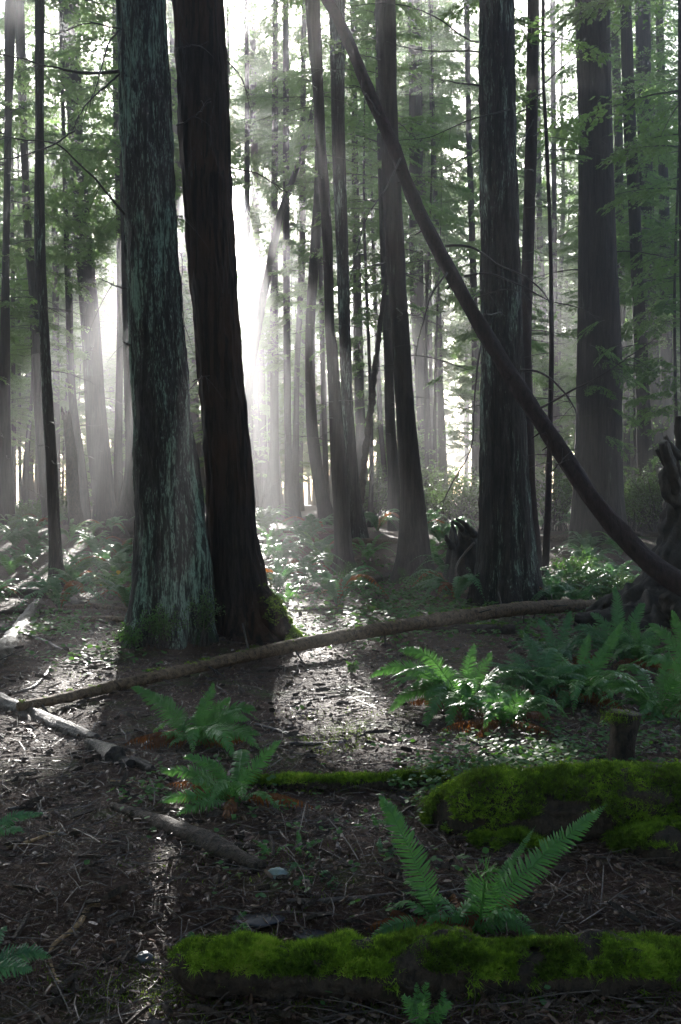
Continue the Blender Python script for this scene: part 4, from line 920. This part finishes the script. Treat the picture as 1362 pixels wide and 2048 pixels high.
hero('glossy fern with shining frond and long frond over the mossy hollow', (948, 1868), [(1207, 1612, .25, .10, .072), (1000, 1728, -.3, .30, .10), (1100, 1892, -.12, .5, .07), (1080, 1860, .1, .3, .06), (840, 1862, -.05, .5, .05), (1065, 1640, .35, .14, .03)], M['fern'], 5, 6, 8, .08, el=.3)
hero('large sunlit sword fern with white-gleaming arched fronds at the left of the right-hand fern bank', (925, 1425), [(738, 1358, -.1, .5), (795, 1308, .3, .45), (765, 1425, -.35, .5), (835, 1478, -.7, .55), (945, 1284, .4, .1), (985, 1298, .3, .12), (880, 1330, .3, .4), (1012, 1395, -.2, .5), (1100, 1450, -.5, .5), (1000, 1440, -.55, .5), (1120, 1480, -.4, .45), (850, 1400, -.4, .6), (900, 1480, -.7, .6)], M['fern'], 20, 12, 9, .09, el=.7)
hero('sunlit sword fern with low fanned fronds in the middle of the right-hand fern bank', (1080, 1395), [(1010, 1300, .4, .35), (1050, 1262, .5, .25), (1000, 1345, .1, .5), (1160, 1345, -.2, .45), (985, 1385, -.3, .5), (1135, 1290, .4, .2), (1080, 1430, -.6, .5), (1150, 1420, -.5, .5)], M['fern_blue'], 20, 9, 10, .085, el=.68)
hero('tall fern with one straight bright frond rising right beside the small stump', (1165, 1405), [(1248, 1240, .2, .08, .08), (1180, 1270, .3, .12), (1225, 1290, .1, .3), (1100, 1330, .1, .45), (1280, 1390, -.3, .45), (1120, 1440, -.5, .5)], M['fern'], 18, 8, 11, .085, el=.65)
hero('shaded fern with an upright plume in front of the clawing roots', (1245, 1330), [(1228, 1165, .1, .06, .09), (1295, 1208, 0, .4), (1180, 1232, .1, .4), (1150, 1260, 0, .5), (1310, 1270, -.2, .45), (1275, 1400, -.5, .15, .1)], M['fern_blue'], 16, 4, 12, .085, el=.65)
hero('leafy fern overhanging the small stump from the right', (1320, 1440), [(1375, 1270, .1, .2), (1250, 1400, -.2, .5), (1200, 1378, -.1, .45), (1362, 1350, -.3, .4), (1290, 1500, -.5, .5), (1340, 1300, .2, .2), (1390, 1470, -.5, .4)], M['fern'], 18, 5, 13, .085, el=.65)
hero('sword fern crowding the right edge behind the small stump', (1390, 1370), [(1300, 1250, .2, .3), (1345, 1215, .2, .15), (1290, 1330, -.2, .5), (1330, 1400, -.4, .5)], M['fern'], 16, 3, 14, .085, el=.65)
hero('dense low fern filling the gap at the front of the right-hand fern bank', (1010, 1455), [(960, 1400, -.2, .5), (1060, 1395, -.2, .5)], M['fern'], 16, 8, 24, .085, el=.5)
hero('fern at the back of the right-hand fern bank against the shade', (1120, 1330), [(1075, 1240, .2, .2), (1140, 1225, .2, .2)], M['fern_blue'], 16, 3, 25, .085, el=.6)
hero('fern between the shaded plume and the right edge in the fern bank', (1285, 1335), [(1330, 1260, .1, .3), (1262, 1250, .1, .3)], M['fern'], 16, 3, 26, .085, el=.6)
hero('dark fern frond reaching in at the lower left corner', (-70, 1975), [(92, 1908, .1, .35, .09), (60, 1960, -.1, .3, .08), (20, 1850, .3, .2, .08)], M['fern_blue'], 2, 0, 15, .08, el=.3)
hero('small fern at the left edge above the pale mossy stick', (-45, 1690), [(78, 1625, .1, .3, .06), (50, 1655, -.1, .3, .05)], M['fern_blue'], 2, 0, 16, .07, el=.25)
hero('little lacy fern standing in front of the bottom log', (852, 2072), [(905, 1985, .02, .35, .05), (795, 1985, .02, .35, .05), (850, 1962, .06, .12, .05), (825, 1975, .1, .2, .045), (880, 1968, .1, .2, .045), (845, 2010, -.1, .4, .04)], M['fern'], 2, 0, 17, .05, el=.1)
hero('small fern sprig hanging over the front of the bottom log', (575, 1925), [(525, 1990, -.17, .1, .03), (545, 1960, -.15, .2, .025)], M['fern'], 0, 0, 18, .03)
for k, (bx, by, tips, lab) in enumerate([
    (745, 1665, [(705, 1640, .05, .2), (785, 1638, .1, .2)], 'tiny lady fern flat on soil left of the mossy log'), (770, 1715, [(758, 1672, .1, .1), (802, 1680, .1, .2)], 'tiny upright lady fern right of the stick'),
    (600, 1712, [(592, 1662, .1, .1), (640, 1682, .1, .2)], 'tiny bright fern between rotten log and mossy log'), (615, 1742, [(585, 1735, 0, .3), (645, 1722, .1, .2)], 'flat little fern right of the pale grey stone'),
    (535, 1720, [(512, 1690, .05, .2), (548, 1700, .05, .2)], 'sage green little fern at the end of the rotten log'), (390, 1890, [(350, 1868, .05, .3), (415, 1865, .1, .2)], 'small fern at the left end of the bottom log'),
    (470, 1865, [(492, 1815, .1, .1), (450, 1835, .1, .2)], 'grey withering little fern above the bottom log'), (640, 1775, [(600, 1765, 0, .3), (690, 1772, .0, .3)], 'low small fern under the straight dark stick'), (590, 1925, [(640, 1885, .05, .2)], 'single green sprig on top of the bottom log')]):
    hero(lab, (bx, by), [t + (.035,) for t in tips], M['fern_blue'] if k % 2 else M['fern'], 2, 0, 40 + k, .035, group='small ferns', el=.12)

def fern_proto(seed, nf, L0, mat, npair=22, dead=0):
    rng = np.random.default_rng(seed); th = Thing('sword_fern', None, 'fern', (0, 0, 0), 'sword ferns')
    for i in range(nf):
        az = i * 2.4 + rng.random(); L = L0 * rng.uniform(.65, 1.1); d = np.array([math.cos(az), math.sin(az), 0]); z = np.array([0, 0, 1.]); h = rng.uniform(-.1, .55)
        b = d * .02; T = b + d * L * (.9 - .3 * h) + z * L * h; C = b + d * L * .3 + z * L * rng.uniform(.6, .85)
        th.part('frond', frond(b, C, T, .095 * L0, npair, rng, stipe=.08, pw=1.05), mat if i >= dead else M['fern_dead'], False)
    return th
protos = [fern_proto(61, 17, 1.05, M['fern_blue']), fern_proto(62, 15, .95, M['fern']), fern_proto(63, 20, 1.2, M['fern_blue'], 26, 2)]
first = [True] * 3
def put_fern(px, py, k, s, label, depth=None):
    p = G(px, py) if depth is None else onground(px, depth)
    if first[k]: o = protos[k].o; first[k] = False
    else: o = copy_tree(protos[k].o)
    o.location = p; o.rotation_euler = (0, 0, r3.random() * 6.28); o.scale = (s, s, s); o['label'] = label
    return o
named = [((600, 1165), 2, .95, 'biggest sunlit fern at the front of the central fern bank'), ((560, 1130), 0, .95, 'gleaming fern at the left of the central fern bank beside the black trunk'), ((640, 1120), 2, .9, 'dense fern at the right of the central bank left of the dark straight trunk'),
    ((610, 1090), 0, 1., 'fern at the back of the central fern bank'), ((545, 1095), 1, 1., 'pale fern in the mist behind the central bank'), ((755, 1062), 2, 1., 'leafy fern between two trunks right of the dark straight one'), ((735, 1120), 1, .9, 'fern drooping by the slanting stick left of the buttressed trunk'),
    ((210, 1150), 0, 1., 'fern left of the lichen giant lit by the sunbeam'), ((245, 1125), 2, .9, 'fern tucked against the left side of the lichen giant'), ((165, 1150), 1, .9, 'fern just right of the thin lichen-specked trunk'), ((225, 1190), 1, .9, 'low fern with a yellow leaf beside it left of the lichen giant'), ((190, 1110), 2, .8, 'fern below the grey root tangle'),
    ((30, 1095), 0, 1., 'fern cluster at the left edge behind the humped log'), ((70, 1070), 2, .9, 'fern left of the thin lichen-specked trunk'), ((20, 1150), 1, .9, 'fern at the left edge just above the humped log'), ((60, 1130), 0, .8, 'fern behind the humped log near the thin trunk'), ((140, 1080), 1, .9, 'fern at the foot of the broken snag'),
    ((905, 1075), 2, .9, 'brilliant sunlit fern behind the hooked stump'), ((880, 1085), 0, .8, 'sunlit fern between the buttressed trunk and the hooked stump'), ((875, 1130), 1, .6, 'small green fern in front of the hooked stump'), ((1150, 1180), 1, .9, 'fern in shade below the horizontal log at right'), ((1180, 1170), 0, .7, 'fern beneath the diagonal dead tree'), ((1110, 1215), 2, .7, 'shaded fern right of the fluted conifer foot'),
    ((1060, 1010), 0, 1.1, 'fern in the mist right of the big straight conifer'), ((1240, 1110), 1, .9, 'fern behind the diagonal dead tree near the roots')]
for (a, b), k, s, lab in named: put_fern(a, b, k, s, lab)
for i in range(34):
    d = r3.uniform(14.5, 25); x = r3.choice([r3.uniform(-40, 270), r3.uniform(-40, 270), r3.uniform(520, 700), r3.uniform(860, 960), r3.uniform(1080, 1330)])
    put_fern(x, 0, i % 3, r3.uniform(.6, .95), 'sword fern among many on the fern covered slope between the middle trunks', d)['group'] = 'ferns on the slope'
for i in range(34):
    d = r3.uniform(24, 40); x = r3.uniform(-60, 1420)
    put_fern(x, 0, i % 3, r3.uniform(.8, 1.2), 'pale fern in the distant misty undergrowth between far trunks', d)['group'] = 'distant ferns'

# ------------------------------------------------------------------ bushes
def leaf_quads(C, D, N, L, W):
    S = unit(np.cross(D, N)); L = L[:, None]; W = W[:, None]
    V = np.stack([C, C + D * L * .35 + S * W, C + D * L * .75 + S * W * .75, C + D * L, C + D * L * .75 - S * W * .75, C + D * L * .35 - S * W], 1).reshape(-1, 3)
    b = (np.arange(len(C)) * 6)[:, None]
    return V, np.vstack([b + [0, 1, 2, 5], b + [5, 2, 3, 4]])
def bush(label, p, w, h, n, ls, mat, seed, group='leafy shrubs', name='shrub', holes=False):
    rng = np.random.default_rng(seed); th = Thing(name, label, 'shrub', p, group); st = MB(); lf = MB()
    ns = max(5, int(n / 60))
    for i in range(ns):
        az = rng.random() * 6.28; rr = rng.random() ** .6
        T = p + np.array([math.cos(az) * w * rr, math.sin(az) * w * rr * .8, h * (1 - .5 * rr ** 2) * rng.uniform(.7, 1.1)]); C = p + (T - p) * .4 + np.array([0, 0, h * .35])
        s = np.linspace(0, 1, 10)[:, None]; b = p + rng.normal(0, .06, 3) * np.array([1, 1, 0]) * w * 3
        P = (1 - s) ** 2 * b + 2 * s * (1 - s) * C + s * s * T; st.add(*tube(P, np.linspace(.006, .002, 10) * (.6 + h), 4, cap=False))
        m = int(n / ns); t = rng.uniform(.25, 1, m); q = np.stack([np.interp(t, s[:, 0], P[:, k]) for k in range(3)], 1) + rng.normal(0, 1, (m, 3)) * w * .10
        lf.add(*leaf_quads(q, unit(rng.standard_normal((m, 3)) + [0, 0, -.2]), unit(rng.standard_normal((m, 3)) * .6 + [0, 0, 1.]), ls * rng.uniform(.6, 1.3, m), ls * .3 * rng.uniform(.7, 1.2, m)))
    th.part('stems', st, M['twig_dark']).name = 'stem'
    th.part('foliage', lf, mat, False)
    return th
bush('bright tiny-leaved huckleberry at the foot of the lichen giant', ray(325, 1296, t1.d - .62), .34, .46, 1300, .026, M['clover'], 71)
bush('tiny-leaved huckleberry sprig between the feet of the front pair', ray(405, 1292, t1.d - .6), .26, .66, 800, .024, M['bush'], 72)
bush('low leafy sprig at the left foot of the lichen giant', ray(262, 1296, t1.d - .6), .22, .25, 600, .026, M['clover'], 73)
bush('big sunlit shrub mound behind the clawing roots at right', onground(1305, 25.5), 1.2, 1.75, 5200, .075, M['bush'], 74)
bush('sunlit shrub just right of the broad brown conifer', onground(1268, 28), .8, 1.5, 2200, .075, M['bush'], 75)
bush('misty green shrub behind the big straight conifer on its right', onground(1112, 27), 1.2, 1.9, 2600, .085, M['bush'], 76)
bush('shrub in mist left of the big straight conifer', onground(925, 28), 1.3, 1.7, 2600, .085, M['bush'], 77)
bush('shrub in mist below the slim pale trunk at the opening', onground(880, 31), 1.4, 1.8, 2600, .09, M['bush'], 78)
bush('leafy shrub right of the leaning dead stick', onground(748, 33), 1.0, 1.9, 2200, .09, M['bush'], 79)
bush('tangled shrub with glossy leaves under the horizontal log', onground(1150, 18.4), .75, .55, 1800, .05, M['clover'], 80)
bush('dark shrub beside the lower end of the diagonal dead tree', onground(1210, 15.5), .7, .5, 1500, .05, M['bush'], 81)
bush('low shrub in front of the buttressed trunk', G(850, 1182), .5, .28, 700, .05, M['clover'], 82)
bush('low sunlit shrub in front of the dark straight trunk', G(690, 1182), .55, .30, 800, .05, M['clover'], 83)
bush('small salal plant right of the crumbled sunlit patch, behind big fern', G(705, 1350), .06, .14, 60, .05, M['clover'], 84)
bush('leafy undergrowth shrub at the far left below the bright gap', onground(60, 31), 1.2, .8, 1800, .08, M['bush'], 85)
bush('low undergrowth shrub behind the broken snag', onground(125, 34), 1.2, 1.3, 1800, .09, M['bush'], 86)
solo('fallen_leaf', MB().add(*leaf_quads(np.stack([G(218, 1185)] * 14) + r3.normal(0, 1, (14, 3)) * [.1, .1, .05] + [0, 0, .18], unit(r3.standard_normal((14, 3))), unit(r3.standard_normal((14, 3)) + [0, -1, 1]), np.full(14, .10), np.full(14, .04))), M['yellow_leaf'], 'spray of yellow leaves glowing in the sun left of the lichen giant', 'leaves', G(218, 1185))

# clover-like ground cover and moss carpet (beyond counting)
def zone_points(zones, rng):
    out = []
    for (cx, cy, sx, sy, n) in zones:
        px = rng.normal(cx, sx, n * 2); py = np.clip(rng.normal(cy, sy, n * 2), 1090, 2100)
        for a, b in list(zip(px, py))[:n]: out.append(ray(a, b, EYE * F / (b - HZ)))
    P = np.array(out); P = P[(P[:, 1] > 2.5) & (P[:, 1] < 30)]; P[:, 2] = gz(P[:, 0], P[:, 1]); return P
zr = np.random.default_rng(77)
cz = zone_points([(1000, 1545, 90, 35, 420), (1180, 1500, 110, 40, 300), (880, 1590, 50, 25, 120), (760, 1200, 90, 28, 500), (880, 1225, 70, 25, 350), (420, 1590, 90, 25, 60), (290, 1610, 40, 18, 26), (1150, 1250, 90, 30, 260), (100, 1250, 60, 20, 200), (700, 1260, 120, 25, 220), (620, 1700, 200, 80, 60), (200, 1320, 60, 15, 60)], zr)
lf = MB()
for k in range(3):
    n = len(cz); a = zr.random(n) * .6 + k * 2.09; hgt = .02 + .07 * zr.random(n)
    D = np.stack([np.cos(a), np.sin(a), -.15 + .2 * zr.standard_normal(n)], 1)
    sz = (.028 + .02 * zr.random(n)) * np.clip(cz[:, 1] / 7, .8, 1.8)
    lf.add(*leaf_quads(cz + np.stack([0 * a, 0 * a, hgt], 1), unit(D), unit(np.array([0, 0, 1.]) + .35 * zr.standard_normal((n, 3))), sz, sz * .42))
o = link('ground_cover', lf.mesh('ground_cover', M['clover'], False)); tag(o, 'low clover-like leaves scattered over the forest floor', 'ground cover', kind='stuff')
mz = zone_points([(1150, 1540, 160, 25, 9000), (560, 1575, 120, 30, 3500), (850, 1240, 150, 30, 9000), (680, 1490, 110, 40, 4500), (900, 1500, 110, 40, 4000), (600, 1900, 250, 30, 4500), (1100, 1900, 200, 25, 4500), (700, 1220, 120, 25, 5000), (300, 1330, 100, 40, 2000), (430, 1830, 200, 90, 2500)], zr)
q = fbm(mz[:, 0] * 2.5, mz[:, 1] * 2.5, 3., 3); mz = mz[q > .46]
V, T = blades(mz, np.tile([0, 0, 1.], (len(mz), 1)), .02, .0028, zr, .8)
V[:, :] *= 1
o = link('ground_moss', MB().add(V, None, T).mesh('ground_moss', M['moss'], False)); tag(o, 'patches of green moss on the soil', 'moss', kind='stuff')

def litter(n, y0, y1, l0, l1, w, mat, name, label, seed, bow=.15, tilt=.18):
    rng = np.random.default_rng(seed); y = y0 * (y1 / y0) ** rng.random(n); x = rng.uniform(-1, 1, n) * (.36 * y + .25)
    L = l0 + (l1 - l0) * rng.random(n) ** 2.5; a = rng.random(n) * 2 * pi; el = tilt * rng.standard_normal(n)
    D = np.stack([np.cos(a) * np.cos(el), np.sin(a) * np.cos(el), np.sin(el)], 1)
    c = np.stack([x, y, gz(x, y) + .006 + .012 * rng.random(n) + np.abs(np.sin(el)) * L * .4], 1)
    S = np.stack([-np.sin(a), np.cos(a), .5 * rng.standard_normal(n)], 1); S = unit(S); Wd = (w * (.5 + rng.random(n)) * np.clip((y / 5) ** .5, .8, 2))[:, None]
    U = np.cross(D, S); b = (bow * L * rng.standard_normal(n))[:, None]; Ln = L[:, None]
    rows = []
    for t in (-.5, -.17, .17, .5):
        p = c + D * Ln * t + S * b * (t * t * 4 - .5); wv = Wd * (1 - abs(t) * .7)
        rows += [p - S * wv, p + U * wv * 1.2, p + S * wv]
    V = np.stack(rows, 1).reshape(-1, 3); bb = (np.arange(n) * 12)[:, None]; Q = []
    for i in range(3):
        for j in range(2):
            Q.append(bb + [i * 3 + j, i * 3 + j + 1, i * 3 + j + 4, i * 3 + j + 3])
    o = link(name, MB().add(V, np.vstack(Q)).mesh(name, mat, False)); tag(o, label, 'litter', kind='stuff')
litter(80000, 2.6, 22, .02, .11, .0012, M['litter'], 'needle_litter', 'dead needles and fine stalks covering the soil', 5)
litter(6000, 2.6, 24, .08, .42, .0028, M['twig'], 'twig_litter', 'small dead twigs strewn over the soil', 6, .12, .12)
litter(1500, 2.6, 18, .05, .17, .014, M['wood_rot'], 'wood_litter', 'broken bits of rotten wood and bark on the soil', 9, .03, .22)
litter(14000, 2.6, 22, .015, .055, .008, M['chips'], 'bark_litter', 'flakes of bark and dead leaves on the soil', 8, .02, .25)

# ------------------------------------------------------------------ air, light, camera
k = NT('mist'); pv = k.n('ShaderNodeVolumePrincipled'); pv.inputs['Color'].default_value = (.86, .87, .90, 1); pv.inputs['Density'].default_value = .0047; pv.inputs['Anisotropy'].default_value = .78
k.l(pv.outputs[0], k.out.inputs['Volume'])
x0, x1, y0, y1, z0, z1 = -109, 109, -33, 195, -1.6, 47
bv = np.array([[x, y, z] for x in (x0, x1) for y in (y0, y1) for z in (z0, z1)])
hz = link('haze', MB().add(bv, [[0, 1, 3, 2], [4, 6, 7, 5], [0, 4, 5, 1], [2, 3, 7, 6], [0, 2, 6, 4], [1, 5, 7, 3]]).mesh('haze', k.m, False))
tag(hz, 'pale morning mist filling the forest', 'mist', kind='stuff')

elev = math.atan2(SV, math.hypot(1, SU)); azim = math.atan2(-SU, 1)
w = bpy.data.worlds.new('World'); SC.world = w; w.use_nodes = True
sk = w.node_tree.nodes.new('ShaderNodeTexSky'); sk.sky_type = 'NISHITA'; sk.sun_disc = False
sk.sun_elevation = elev; sk.sun_rotation = azim; sk.air_density = 1.0; sk.dust_density = 1.2
bg = w.node_tree.nodes['Background']; bg.inputs[1].default_value = .05
w.node_tree.links.new(sk.outputs[0], bg.inputs[0])
sl = bpy.data.lights.new('sun', 'SUN'); sl.energy = 5.0; sl.angle = rad(.53); sl.color = (1, .96, .90)
so = bpy.data.objects.new('sun', sl); COL.objects.link(so)
from mathutils import Vector
so.rotation_euler = Vector((-SU, 1, SV)).to_track_quat('Z', 'Y').to_euler(); so.location = (-5, 60, 60)

cam = bpy.data.cameras.new('camera'); co = bpy.data.objects.new('camera', cam); COL.objects.link(co); SC.camera = co
co.location = (0, 0, EYE); co.rotation_euler = (rad(90), 0, 0)
cam.sensor_fit = 'VERTICAL'; cam.sensor_height = 24; cam.lens = 24 * F / 2048
cam.shift_y = -(1024 - HZ) / 2048; cam.clip_start = .05; cam.clip_end = 1000
SC.view_settings.view_transform = 'Standard'; SC.view_settings.look = 'None'; SC.view_settings.exposure = 2.75; SC.view_settings.gamma = 1; SC.view_settings.use_curve_mapping = False
cy = SC.cycles
cy.max_bounces = 5; cy.diffuse_bounces = 3; cy.glossy_bounces = 2; cy.transmission_bounces = 3; cy.volume_bounces = 0; cy.transparent_max_bounces = 4
cy.use_denoising = True; cy.caustics_reflective = False; cy.caustics_refractive = False
cy.sample_clamp_indirect = 6
